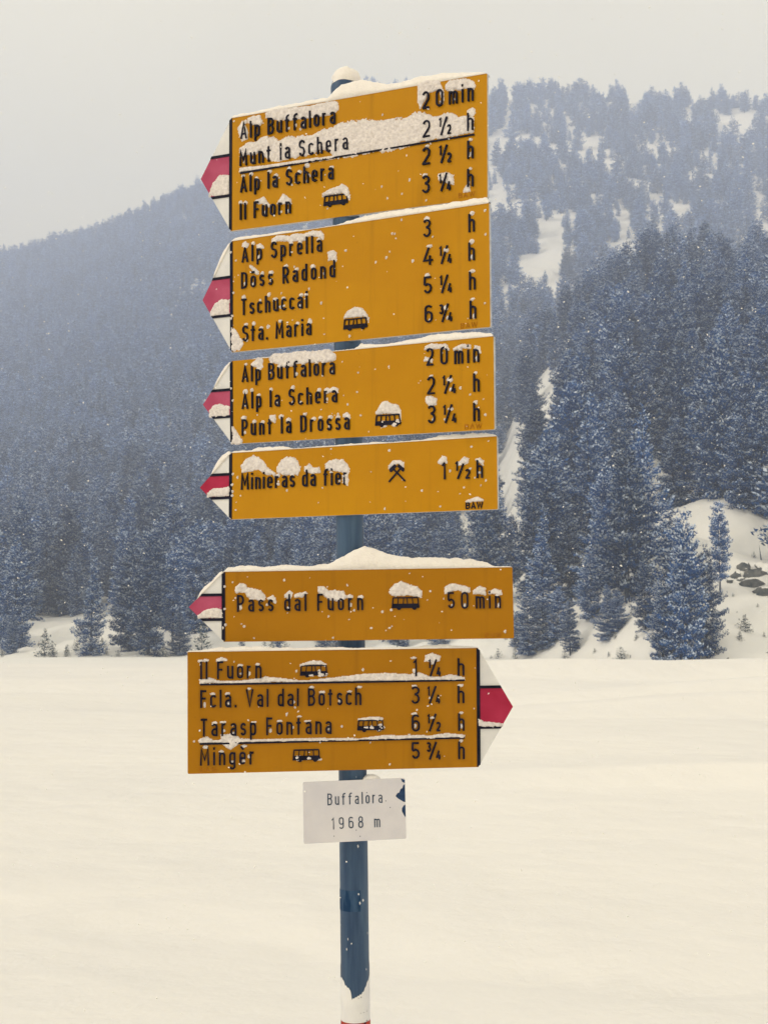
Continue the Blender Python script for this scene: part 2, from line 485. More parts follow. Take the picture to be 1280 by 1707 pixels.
HERO = [
    (1143, 1106, 262, 3, .82, 'bushy frosted conifer standing forward at the hill foot, low boughs reaching the field edge'),
    (1046, 1000, 300, 1, .92, 'tall broad frosted conifer with brighter snow on its boughs right of the signpost'),
    (880, 1094, 115, 5, 1.0, 'small round frosted conifer at the field edge just right of the lowest arrow'),
    (950, 1092, 100, 4, 1.0, 'small frosted conifer on the field edge, second to the right of the lowest arrow'),
    (1013, 1066, 95, 3, 1.0, 'low bushy frosted conifer on the snow bank before the tall bright tree'),
    (1075, 1050, 120, 7, 1.0, 'frosted conifer beside the steep bank of snow, left of the bushy forward tree'),
    (905, 1030, 190, 0, 1.0, 'frosted conifer behind the right end of the single line bus stop board'),
    (724, 926, 150, 7, 1.15, 'dark drooping conifer seen in the gap between the fourth and fifth boards'),
    (152, 1092, 165, 6, 1.0, 'slim frosted conifer at the field edge beside the young green spruce'),
    (248, 1092, 215, 7, 1.0, 'tall frosted conifer at the field edge midway between left border and signpost'),
    (216, 1086, 190, 1, 1.0, 'pointed frosted conifer just left of the tall one at the field edge'),
    (24, 1082, 190, 9, 1.0, 'frosted conifer at the field edge nearest the left border'),
    (288, 1086, 170, 8, 1.0, 'thin frosted conifer with bare lower trunk left of the lowest signboard'),
    (1200, 1000, 170, 8, .7, 'thin conifer with a long bare trunk on the bank beside the rocks'),
]
placed = []   # (x, y) kept clear for singled-out trees
for (px, row, hp, k, sq, lab) in HERO:
    x, y = at_px(px, row)
    h = hp * y / F_PX
    tree(x, y, h, k, lab, None, sq=sq)
    placed.append((x, y))
HERO2 = [(905, 1082, 88, 5, 1.25, 'bushy frosted conifer wedged between the two small round ones at the field edge'),
    (930, 1066, 92, 3, 1.2, 'broad frosted conifer on the bank just above the field edge conifers'),
    (862, 1078, 60, 5, 1.3, 'low frosted conifer beside the lower right corner of the bus stop board'),
    (1104, 1098, 150, 9, .8, 'frosted conifer leaning on the left side of the bushy forward tree'),
    (1178, 1098, 190, 5, .66, 'frosted conifer crowding the right side of the bushy forward tree'),
    (1030, 1052, 70, 5, 1.3, 'squat frosted conifer on the bank between the taller small trees'),
    (1120, 1060, 230, 1, 1.0, 'tall frosted conifer directly behind the bushy forward tree'),
    (985, 1030, 120, 9, 1.2, 'full frosted conifer above the low bushy one on the snow bank'),
    (300, 1092, 80, 9, 1.2, 'short frosted conifer under the thin bare stemmed one')]
for (px, row, hp, k, sq, lab) in HERO2:
    x, y = at_px(px, row)
    tree(x, y, hp * y / F_PX, k, lab, None, sq=sq)
YOUNG = [(75, 1094, 52, 'young green spruce with clots of snow at the field edge near the left border'),
         (336, 1092, 62, 'young green spruce with clots of snow below the long arrow of the bus stop board'),
         (112, 1095, 24, 'tiny green spruce right beside the larger young spruce'),
         (4, 1096, 16, 'tiny snowed-in seedling at the extreme left of the field edge')]
for (px, row, hp, lab) in YOUNG:
    x, y = at_px(px, row)
    tree(x, y, hp * y / F_PX, 0, lab, None, crown=SAPLING, name='young_spruce', cat='young tree')
    placed.append((x, y))
for (px, row, hp) in ((1256, 930, 14), (1262, 1012, 9), (1240, 1036, 9), (1273, 1062, 12), (1221, 995, 9), (1228, 1022, 6), (1014, 1095, 12), (1050, 1097, 9), (1060, 1066, 14)):
    x, y = at_px(px, row)
    tree(x, y, hp * y / F_PX, 0, 'tiny seedling poking through the snow of the bank on the right', 'seedlings on the snow bank', crown=SAPLING, name='seedling', cat='seedling')

for _ in range(46):
    tq = random.uniform(-.33, .33); dq = float(foot(tq)) + random.choice((-.5, .2, 1.0, 2.5, 4.0)); xq = tq * dq
    tree(xq, dq, random.uniform(.35, 1.5) ** 1.3, 0, 'small half buried young conifer at the foot of the wooded slopes', 'half buried young conifers at the field edge', sq=random.uniform(.9, 1.5), crown=SAPLING, name='buried_sapling', cat='sapling')

# clearings, as ellipses measured over the slope: nothing may stand in front of them
CLEAR = np.array([(915, 665, 15, 48), (850, 790, 20, 28), (858, 745, 9, 28), (925, 430, 10, 36), (910, 390, 9, 20), (1255, 1010, 50, 108), (1235, 920, 30, 25), (1000, 1070, 75, 30),
                  (172, 1020, 10, 22), (185, 1075, 10, 15), (58, 1080, 34, 17), (305, 1078, 30, 18), (122, 1074, 14, 18), (196, 1068, 16, 22), (785, 880, 22, 22), (700, 880, 8, 14), (740, 935, 40, 8), (940, 1020, 14, 14)], float)
cand = []
Yc = 92.0
while Yc < 1420:
    g = 4.9 + 1.9 * min(1, max(0, (Yc - 200) / 700))
    tt = np.arange(-.66 * Yc, .66 * Yc, g)
    x = tt + rng.uniform(-.48, .48, len(tt)) * g
    y = Yc + rng.uniform(-.48, .48, len(tt)) * g
    cand.append(np.stack([x, y], 1))
    Yc += g
cand = np.concatenate(cand)
x, y = cand[:, 0], cand[:, 1]
t = x / y
d0 = foot(t); ry = np.interp(t, RT, RY)
s = (y - d0) / (ry - d0)
ok = (y > d0 + 3.0) & (s < 1.03)
front = (y < d0 + 12)
ok &= ~(front & (rng.random(len(x)) < .25))
x, y, t, s, d0, front = x[ok], y[ok], t[ok], s[ok], d0[ok], front[ok]
z = height(x, y)
hgt = rng.uniform(8.0, 17.5, len(x)) * np.where(rng.random(len(x)) < .28, .55, 1) * (1 + .15 * np.clip(s, 0, 1))
hgt = hgt * (.82 + .5 * np.clip((y - d0) / 60, 0, .5))
hgt = hgt * (1 + .35 * np.clip((y - 500) / 500, 0, 1))
hgt = np.where(s > .955, rng.uniform(12, 25, len(x)), hgt)
hgt = np.where(front & (rng.random(len(x)) < .7), rng.uniform(1.2, 5.5, len(x)), hgt)
px0, py0 = project(x, y, z)
px1, py1 = project(x, y, z + hgt)
ok = (px0 > -720) & (px0 < 2000)
# openings in the forest, wider and more frequent high on the mountain to the right
n1 = fbm(x / 15, y / 36, 50, 3); n2 = fbm(x / 8, y / 20, 60, 2)
rightness = np.clip((px0 - 250) / 350, 0, 1)
far_k = np.clip((s - .30) / .25, 0, 1) * (y > 450)
thr = 0.34 - .29 * far_k * rightness + .03 * (1 - far_k)
ok &= ~((.75 * n1 + 1.0 * n2) > thr)
top = (s > .925) & (s < .98) & (px0 > 700) & (fbm(x / 24, y / 300, 71, 2) > .0)
ok &= ~(top & (rng.random(len(x)) < .8))
ok &= ~((far_k > .5) & (rng.random(len(x)) < .22 * rightness))
for cx, cy, rx, ry_ in CLEAR:
    for u in (0, .35, .7, .95):
        qx = px0 + (px1 - px0) * u; qy = py0 + (py1 - py0) * u
        wd = .15 * (py0 - py1) * (1 - u)
        ok &= ~((((qx - cx) / (rx + wd)) ** 2 + ((qy - cy) / ry_) ** 2) < 1)
for hx, hy in placed:
    ok &= ((x - hx) ** 2 + (y - hy) ** 2) > 2.2 ** 2
x, y, z, hgt, px0, py0, py1, s = [a[ok] for a in (x, y, z, hgt, px0, py0, py1, s)]
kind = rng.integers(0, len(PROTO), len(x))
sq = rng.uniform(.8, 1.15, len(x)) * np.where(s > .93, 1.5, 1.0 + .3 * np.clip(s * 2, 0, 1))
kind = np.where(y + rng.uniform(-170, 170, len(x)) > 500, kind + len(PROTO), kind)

# front to back sweep: which trees show most, so that these become trees of their own
BOARDS = ((385, 120, 820, 866), (373, 945, 855, 1066), (313, 1080, 797, 1290))
order = np.argsort(y)
sky_line = np.full(340, 1120.0)
show = np.zeros(len(x))
for i in order:
    wpx = .15 * (py0[i] - py1[i])
    b0 = int(max(0, (px0[i] - wpx) / 4)); b1 = int(min(319, (px0[i] + wpx) / 4))
    if b1 < b0 or px0[i] < -5 or px0[i] > 1285: continue
    hid = any(a < px0[i] - wpx and px0[i] + wpx < c and b < py1[i] and min(py0[i], np.median(sky_line[b0:b1 + 1])) < d for a, b, c, d in BOARDS)
    vis = np.clip(sky_line[b0:b1 + 1] - py1[i], 0, py0[i] - py1[i]).mean()
    if not hid: show[i] = vis * wpx
    bb = np.arange(b0, b1 + 1)
    edge = py1[i] + (py0[i] - py1[i]) * np.abs(bb * 4 + 2 - px0[i]) / max(wpx, 4) * .6
    sky_line[b0:b1 + 1] = np.minimum(sky_line[b0:b1 + 1], edge + 3)
N_SOLO = 270
show[kind >= len(PROTO)] = 0
solo = np.argsort(-show)[:N_SOLO]
is_solo = np.zeros(len(x), bool); is_solo[solo] = True
FORM = ['drooping', 'cone shaped', 'slim', 'low skirted', 'round topped', 'wide bushy', 'snow laden', 'full', 'bare stemmed', 'broad']
LEVEL = [(200, 385, 'topmost'), (385, 595, 'second'), (595, 748, 'third'), (748, 905, 'fourth'), (905, 1075, 'fifth')]
for i in solo:
    ym = .6 * py1[i] + .4 * py0[i]
    lev = next((n_ for a_, b_, n_ in LEVEL if a_ <= ym < b_), 'lowest' if ym >= 1075 else 'topmost')
    size = 'tall' if py0[i] - py1[i] > 140 else ('short' if py0[i] - py1[i] < 90 else 'medium')
    p_ = px0[i]
    if p_ < 340:
        col_, grp = ('near the left border' if p_ < 110 else ('left of the arrow tips' if p_ < 230 else 'close to the arrow tips')), 'frosted conifers left of the signpost'
    elif p_ < 850:
        col_, grp = ('behind the boards' if p_ < 590 else 'behind the right board ends'), 'frosted conifers behind the signpost'
    else:
        col_, grp = ('close to the boards' if p_ < 980 else ('well right of the boards' if p_ < 1130 else 'near the right border')), 'frosted conifers right of the signpost'
    lab = '%s %s conifer %s, level with %s board' % (size, FORM[int(kind[i])], col_, lev)
    tree(float(x[i]), float(y[i]), float(hgt[i]), int(kind[i]), lab, grp, sq=float(sq[i]))

# the rest of the forest: one object, conifers set on its points
rest = ~is_solo
src = bpy.data.collections.new('far_conifer_kinds')
for (near, far, R) in PROTO:
    src.objects.link(bpy.data.objects.new('a_far_conifer', far))
for (near, far, R) in PROTO:              # distant forest: haze put into the needle and frost colours
    hazed = far.copy(); hazed.materials[0] = M['rimed_needle']; hazed.materials[1] = M['rime']
    src.objects.link(bpy.data.objects.new('b_rimed_conifer', hazed))
pts = np.stack([x, y, z - .15], 1)[rest]
fm = bpy.data.meshes.new('forest')
fm.vertices.add(len(pts)); fm.vertices.foreach_set('co', pts.astype(np.float32).ravel())
def attr(nm, ty, val):
    a_ = fm.attributes.new(nm, ty, 'POINT'); a_.data.foreach_set('value' if ty != 'FLOAT_VECTOR' else 'vector', val)
attr('kind_index', 'INT', kind[rest].astype(np.int32))
attr('turn', 'FLOAT_VECTOR', np.stack([np.zeros(rest.sum()), np.zeros(rest.sum()), rng.uniform(0, 6.28, rest.sum())], 1).astype(np.float32).ravel())
hh = hgt[rest]; ss = sq[rest]
attr('size', 'FLOAT_VECTOR', np.stack([hh * ss, hh * ss, hh], 1).astype(np.float32).ravel())
fo = obj('forest', fm, kind='stuff', label='dense frosted conifer forest covering the slopes up to the ridge')
ng = bpy.data.node_groups.new('forest_nodes', 'GeometryNodeTree')
ng.interface.new_socket('Geometry', in_out='INPUT', socket_type='NodeSocketGeometry')
ng.interface.new_socket('Geometry', in_out='OUTPUT', socket_type='NodeSocketGeometry')
gi = ng.nodes.new('NodeGroupInput'); go = ng.nodes.new('NodeGroupOutput')
ci = ng.nodes.new('GeometryNodeCollectionInfo'); ci.inputs['Collection'].default_value = src
ci.inputs['Separate Children'].default_value = True; ci.inputs['Reset Children'].default_value = True
ip = ng.nodes.new('GeometryNodeInstanceOnPoints'); ip.inputs['Pick Instance'].default_value = True
def na(nm, ty):
    n_ = ng.nodes.new('GeometryNodeInputNamedAttribute'); n_.data_type = ty; n_.inputs['Name'].default_value = nm
    return n_.outputs['Attribute']
ng.links.new(gi.outputs[0], ip.inputs['Points'])
ng.links.new(ci.outputs[0], ip.inputs['Instance'])
ng.links.new(na('kind_index', 'INT'), ip.inputs['Instance Index'])
ng.links.new(na('turn', 'FLOAT_VECTOR'), ip.inputs['Rotation'])
ng.links.new(na('size', 'FLOAT_VECTOR'), ip.inputs['Scale'])
ng.links.new(ip.outputs[0], go.inputs[0])
md = fo.modifiers.new('forest', 'NODES'); md.node_group = ng
print('TREES', len(x), 'solo', N_SOLO)

# dead trunks and rocks on the bank
for (px, row, hp, lean) in ((1268, 934, 26, .10), (1212, 902, 15, .02)):
    bx, by = at_px(px, row)
    v, f = trunk_arrays(.05, 1.0, 7, 5)
    lab = 'bare dead trunk leaning on the bank above the rocks' if px > 1240 else 'short bare trunk at the top of the snow bank under the trees'
    o = obj('dead_trunk', mesh('dead_trunk', v, f, [M['bark']], True), loc=(bx, by, float(height(bx, by))), label=lab, cat='dead tree')
    hh_ = hp * by / F_PX; o.scale = (hh_, hh_, hh_); o.rotation_euler = (0, -lean, 0)

def rock_mesh(seed, sx, sy, sz):
    r = np.random.default_rng(seed)
    import bmesh
    bm = bmesh.new()
    bmesh.ops.create_icosphere(bm, subdivisions=3, radius=1)
    pl = [(Vector(r.normal(0, 1, 3)).normalized(), r.uniform(.5, .85)) for _ in range(11)]
    for vtx in bm.verts:
        p = vtx.co.copy()
        for n_, d_ in pl:
            q = p.dot(n_)
            if q > d_: p -= n_ * (q - d_)
        p += Vector(r.normal(0, .018, 3))
        vtx.co = Vector((p.x * sx, p.y * sy, p.z * sz))
    me = bpy.data.meshes.new('rock')
    bm.faces.ensure_lookup_table()
    bm.normal_update()
    me.materials.append(M['rock']); me.materials.append(M['slope'])
    for f_ in bm.faces:
        f_.material_index = 1 if f_.normal.z > .5 else 0
    bm.to_mesh(me); bm.free()
    return me
rk = [(1224, 962, 20, 11), (1240, 950, 24, 10), (1262, 958, 32, 12), (1283, 952, 26, 12), (1252, 976, 30, 9), (1274, 986, 30, 11), (1291, 980, 24, 13), (1237, 969, 16, 7), (1216, 970, 10, 6), (1268, 944, 18, 6), (1243, 1045, 9, 3), (1213, 1100, 5, 3), (1279, 1088, 5, 4)]
for i, (px, row, wp, hp) in enumerate(rk):
    bx, by = at_px(px, row)
    k_ = by / F_PX
    big = i < 10
    o = obj('rock', rock_mesh(50 + i, wp * k_ * .78, wp * k_ * .6, hp * k_ * 1.35), loc=(bx, by, float(height(bx, by)) - .05),
            label='snow topped dark rock in the outcrop at the right border' if big else 'small dark stone lying alone on the snow bank',
            cat='rock', group='rocks of the outcrop' if big else 'lone stones on the snow bank')
    o.rotation_euler = (random.uniform(-.3, .3), random.uniform(-.35, .35), random.uniform(0, 6))

# ------------------------------------------------------------------ raised lettering: a condensed stroke alphabet
def arc(cx, cy, rx, ry, a0, a1, n=7):
    return [(cx + rx * math.cos(math.radians(a0 + (a1 - a0) * i / n)), cy + ry * math.sin(math.radians(a0 + (a1 - a0) * i / n))) for i in range(n + 1)]
SW = .122
B_, T_, XH = .061, .939, .665
def _stad(x0, x1, y0, y1):
    r = (x1 - x0) / 2; cx = (x0 + x1) / 2; ry = min(r * 1.05, (y1 - y0) / 2)
    return arc(cx, y1 - ry, r, ry, 0, 180) + arc(cx, y0 + ry, r, ry, 180, 360) + [(x1, y1 - ry)]
def _glyphs():
    W = .25; r = W / 2; G = {}
    stad = _stad
    G['l'] = (0, [[(0, 0), (0, 1)]]); G['I'] = G['l']
    G['i'] = (0, [[(0, 0), (0, XH + .06)], [(0, .87), (0, 1)]])
    G['.'] = (0, [[(0, 0), (0, .13)]])
    G['o'] = (W, [stad(0, W, B_, XH)])
    G['ö'] = (W, [stad(0, W, B_, XH), [(.045, .86), (.045, .98)], [(.205, .86), (.205, .98)]])
    G['a'] = (W, [arc(r, XH - r, r, r, 165, 0) + [(W, 0)], [(W, .40), (r, .40)] + arc(r, .23, r, .17, 90, 270) + [(W, B_)]])
    G['c'] = (W * .95, [arc(r, XH - r, r, r, 15, 180) + arc(r, B_ + r, r, r, 180, 345)])
    G['d'] = (W, [stad(0, W, B_, XH), [(W, 0), (W, 1)]])
    G['e'] = (W, [[(0, .36), (W, .36)] + arc(r, XH - r, r, r, 0, 180) + arc(r, B_ + r, r, r, 180, 335)])
    G['è'] = (W, [G['e'][1][0], [(.03, 1.02), (.17, .84)]])
    G['f'] = (.22, [[(.07, 0), (.07, T_ - .14)] + arc(.20, T_ - .13, .13, .13, 180, 85, 5) + [(.26, T_)], [(-.04, XH), (.21, XH)]])
    G['g'] = (W, [stad(0, W, B_, XH), [(W, XH + .03), (W, -.10)] + arc(r, -.10, r, .11, 0, -165)])
    G['h'] = (W, [[(0, 0), (0, 1)], [(0, XH - r)] + arc(r, XH - r, r, r, 180, 0) + [(W, 0)]])
    G['n'] = (W, [[(0, 0), (0, XH + .06)], [(0, XH - r)] + arc(r, XH - r, r, r, 180, 0) + [(W, 0)]])
    q = .105
    G['m'] = (4 * q, [[(0, 0), (0, XH + .06)], [(0, XH - q)] + arc(q, XH - q, q, q, 180, 0) + [(2 * q, 0)], [(2 * q, XH - q)] + arc(3 * q, XH - q, q, q, 180, 0) + [(4 * q, 0)]])
    G['p'] = (W, [stad(0, W, B_, XH), [(0, -.24), (0, XH + .06)]])
    G['r'] = (.18, [[(0, 0), (0, XH + .06)], [(0, XH - .14)] + arc(.13, XH - .13, .13, .13, 180, 70, 5)])
    G['s'] = (W * .9, [arc(.113, XH - .15, .113, .15, 20, 180) + arc(.113, XH - .15, .113, .15, 180, 245, 3) + arc(.113, B_ + .155, .113, .155, 65, -160)])
    G['t'] = (.20, [[(.07, 0), (.07, .92)], [(-.06, XH), (.2, XH)]])
    G['u'] = (W, [[(0, XH + .06), (0, B_ + r)] + arc(r, B_ + r, r, r, 180, 360), [(W, 0), (W, XH + .06)]])
    C_ = .31; k = C_ / 2
    G['A'] = (.36, [[(0, 0), (.18, .97), (.36, 0)], [(.06, .29), (.30, .29)]])
    G['B'] = (C_, [[(0, 0), (0, 1)], [(0, T_), (k, T_)] + arc(C_ - .14, T_ - .19, .13, .19, 90, -90) + [(0, .545)], [(C_ - .15, .53)] + arc(C_ - .15, .30, .15, .24, 90, -90) + [(0, B_)]])
    G['D'] = (C_, [[(0, 0), (0, 1)], [(0, T_), (C_ - .16, T_)] + arc(C_ - .16, T_ - .18, .16, .18, 90, 0) + arc(C_ - .16, B_ + .18, .16, .18, 0, -90) + [(0, B_)]])
    G['F'] = (.26, [[(0, 0), (0, 1)], [(0, T_), (.29, T_)], [(0, .52), (.25, .52)]])
    G['M'] = (.42, [[(0, 0), (.02, .95), (.21, .30), (.40, .95), (.42, 0)]])
    G['P'] = (C_, [[(0, 0), (0, 1)], [(0, T_), (C_ - .15, T_)] + arc(C_ - .15, T_ - .24, .15, .24, 90, -90) + [(0, T_ - .48)]])
    G['R'] = (C_, [G['P'][1][0], G['P'][1][1], [(.14, T_ - .48), (C_, 0)]])
    G['S'] = (C_, [arc(k, T_ - .21, k, .21, 20, 180) + arc(k, T_ - .21, k, .21, 180, 240, 3) + arc(k, B_ + .235, k, .235, 60, -160)])
    G['T'] = (.30, [[(.15, 0), (.15, 1)], [(-.03, T_), (.33, T_)]])
    G['V'] = (.34, [[(0, 1), (.17, .03), (.34, 1)]])
    G['W'] = (.5, [[(0, 1), (.12, .04), (.25, .9), (.38, .04), (.5, 1)]])
    N = .33; c = N / 2
    G['0'] = (N, [stad(0, N, B_, T_)])
    G['1'] = (.14, [[(0, .76), (.14, .93), (.14, 0)]])
    G['2'] = (N, [arc(c, T_ - .2, c, .2, 165, 0) + [(N * .93, .55), (0, B_)], [(-.04, B_), (N + .03, B_)]])
    G['3'] = (N, [arc(c, T_ - .19, c, .19, 155, -70) + [(c - .03, .535)], [(c - .03, .53)] + arc(c, B_ + .22, c, .24, 80, -155)])
    G['4'] = (.34, [[(.20, .96), (0, .26), (.37, .26)], [(.25, .52), (.25, 0)]])
    G['5'] = (N, [[(N, T_), (.02, T_), (.01, .56)] + arc(c, .33, c, .24, 130, -155)])
    G['6'] = (N, [stad(0, N, B_, .60), arc(c, T_ - .17, c, .17, 30, 180) + [(0, .3)]])
    G['8'] = (N, [stad(0, N, B_, .53), stad(.02, N - .02, .53, T_)])
    G['9'] = (N, [stad(0, N, .40, T_), [(N, .7)] + arc(c, B_ + .17, c, .17, 0, -150)])
    def small(ch, ox, oy, sc_):
        return [[(ox + px_ * sc_, oy + py_ * sc_) for px_, py_ in s_] for s_ in G[ch][1]]
    G['½'] = (.70, small('1', 0, .46, .52) + [[(.10, 0), (.46, 1)]] + small('2', .52, 0, .52))
    G['¼'] = (.70, small('1', 0, .46, .52) + [[(.10, 0), (.46, 1)]] + small('4', .50, 0, .52))
    G['¾'] = (.74, small('3', 0, .46, .52) + [[(.14, 0), (.50, 1)]] + small('4', .54, 0, .52))
    return G
GL = _glyphs()

class Builder:
    """collects prisms standing proud of a board (y = 0 is the board face, -y towards the reader), in mm"""
    def __init__(s): s.v = []; s.f = []
    def prism(s, pts, y0, y1):
        n = len(pts); b = len(s.v)
        ar = sum(pts[i][0] * pts[(i + 1) % n][1] - pts[(i + 1) % n][0] * pts[i][1] for i in range(n))
        if ar < 0: pts = pts[::-1]
        s.v += [(p[0], y0, p[1]) for p in pts] + [(p[0], y1, p[1]) for p in pts]
        s.f.append([b + i for i in range(n)])                       # front
        s.f.append([b + n + i for i in range(n)][::-1])
        for i in range(n):
            j = (i + 1) % n
            s.f.append([b + i, b + n + i, b + n + j, b + j])
    def stroke(s, path, w_, y0, y1):
        P = [Vector(p) for p in path]
        P = [p for i, p in enumerate(P) if i == 0 or (p - P[i - 1]).length > 1e-4]
        closed = len(P) > 3 and (P[0] - P[-1]).length < 1e-3
        if closed: P = P[:-1]
        n = len(P); L = []; R = []
        for i in range(n):
            a = P[i - 1] if (i > 0 or closed) else None
            c = P[(i + 1) % n] if (i < n - 1 or closed) else None
            d1 = (P[i] - a).normalized() if a is not None else None
            d2 = (c - P[i]).normalized() if c is not None else None
            if d1 is None: d1 = d2
            if d2 is None: d2 = d1
            n1 = Vector((-d1.y, d1.x)); n2 = Vector((-d2.y, d2.x)); m = (n1 + n2)
            m = m.normalized() if m.length > 1e-4 else n1
            k = min(1.6, 1 / max(.3, m.dot(n1)))
            L.append(P[i] + m * w_ / 2 * k); R.append(P[i] - m * w_ / 2 * k)
        b = len(s.v); cnt = n if closed else n - 1
        for i in range(n):
            s.v += [(L[i].x, y0, L[i].y), (R[i].x, y0, R[i].y), (L[i].x, y1, L[i].y), (R[i].x, y1, R[i].y)]
        for i in range(cnt):
            j = (i + 1) % n; p, q = b + 4 * i, b + 4 * j
            s.f += [[p, p + 1, q + 1, q], [p + 2, p, q, q + 2], [p + 1, p + 3, q + 3, q + 1]]
        if not closed:
            p = b; s.f.append([p, p + 2, p + 3, p + 1]); p = b + 4 * (n - 1); s.f.append([p, p + 1, p + 3, p + 2])
    def build(s, name, mat, parent, **kw):
        return obj(name, mesh(name, np.array(s.v) / 1000.0, s.f, [mat]), parent, **kw)

def text_line(parent, text, x0, x1, base, cap, mat, proud=3.0, sw=None, name='lettering', label=None, natural=False, weight=1.0, b=None):
    own = b is None
    b = b or Builder(); sw_ = (sw or SW) * weight
    hgap = [GL[c_][0] + SW if c_ != ' ' else .16 for c_ in text]
    n = len(text)
    gap = ((x1 - x0) / cap - sum(hgap)) / (n - 1) if n > 1 else 0
    sx = 1.0
    if n > 1 and gap < .05:
        sx = ((x1 - x0) / cap) / (sum(hgap) + .07 * (n - 1)); gap = .07 * sx
    if name == 'maker_mark':
        gap = .10; sx = ((x1 - x0) / cap - gap * (n - 1)) / sum(hgap)
    if n == 1 and not natural:
        sx = ((x1 - x0) / cap) / hgap[0]
    u = x0; tops = []; q = 0
    for c_, wd in zip(text, hgap):
        if c_ != ' ':
            for path in GL[c_][1]:
                pts = [(u + (SW / 2 + p[0]) * sx * cap, base + p[1] * cap) for p in path]
                q += 1
                ys_ = [p[1] for p in path]
                small_ = c_ in '½¼¾' and not (min(ys_) < .02 and max(ys_) > .98)
                b.stroke(pts, sw_ * cap * (.85 if small_ else 1), -proud - .06 * (q % 7), 0)
            tp = 1.0 if c_ in 'ABDFIMPRSTVWldfhtöè0123456789' else XH + .06
            tops.append((u, u + wd * sx * cap, base + tp * cap, base))
        u += (wd * sx + gap) * cap
    if own: b.build(name, mat, parent, label=label)
    return tops

def bus(parent, x0, x1, z0, z1):
    W_, H_ = x1 - x0, z1 - z0
    b = Builder()
    def P(u, v): return (x0 + W_ * (u + (.045 * v if u < .5 else -.035 * v)), z0 + H_ * v)
    b.prism([P(0, .13), P(1, .13), (x1 + .01 * W_, z0 + .30 * H_), P(.995, .48), P(0, .48)], -2.6, 0)
    b.prism([P(0, .90), P(1, .90), P(.985, 1), P(.01, 1)], -2.65, 0)
    for i in range(6):
        u = i / 5.0 * .96; wd = .03 if 0 < i < 5 else .045
        b.prism([P(u, .48), P(min(1, u + wd), .48), P(min(1, u + wd), .90), P(u, .90)], -2.55, 0)
    for cx in (.27, .82):
        b.prism([(x0 + W_ * (cx + .085 * math.cos(a)), z0 + H_ * (.17 + .19 * math.sin(a))) for a in [i * 6.283 / 12 for i in range(12)]], -2.7, 0)
    b.build('bus_symbol', M['black'], parent)
    return [(x0 + 2, x1 - 2, z1, z0)]

def hammers(parent, x0, x1, z0, z1):
    b = Builder(); W_, H_ = x1 - x0, z1 - z0
    for sgn, q in ((1, 0), (-1, .12)):
        def P(u, v):
            u = u if sgn > 0 else 1 - u
            return (x0 + W_ * u, z0 + H_ * v)
        a, c = Vector((0.02, 0.03)), Vector((.78, .84)); d = (c - a).normalized(); n_ = Vector((-d.y, d.x))
        for (s0, s1, w0) in ((0, 1.0, .045),):
            pts = [a + n_ * w0, a - n_ * w0, c - n_ * w0, c + n_ * w0]
            b.prism([P(*p) for p in pts], -2.5 - q, 0)
        h0 = c - d * .05
        if sgn > 0:   # hammer head
            pts = [h0 + n_ * .24 - d * .09, h0 + n_ * .24 + d * .09, h0 - n_ * .16 + d * .10, h0 - n_ * .24 + d * .02, h0 - n_ * .24 - d * .09]
        else:         # pick head, one end wedge shaped
            pts = [h0 + n_ * .24 - d * .09, h0 + n_ * .24 + d * .09, h0 - n_ * .18 + d * .10, h0 - n_ * .26 - d * .02, h0 - n_ * .20 - d * .10]
        b.prism([P(*p) for p in pts], -2.62 - q, 0)
    b.build('crossed_hammers_symbol', M['black'], parent)

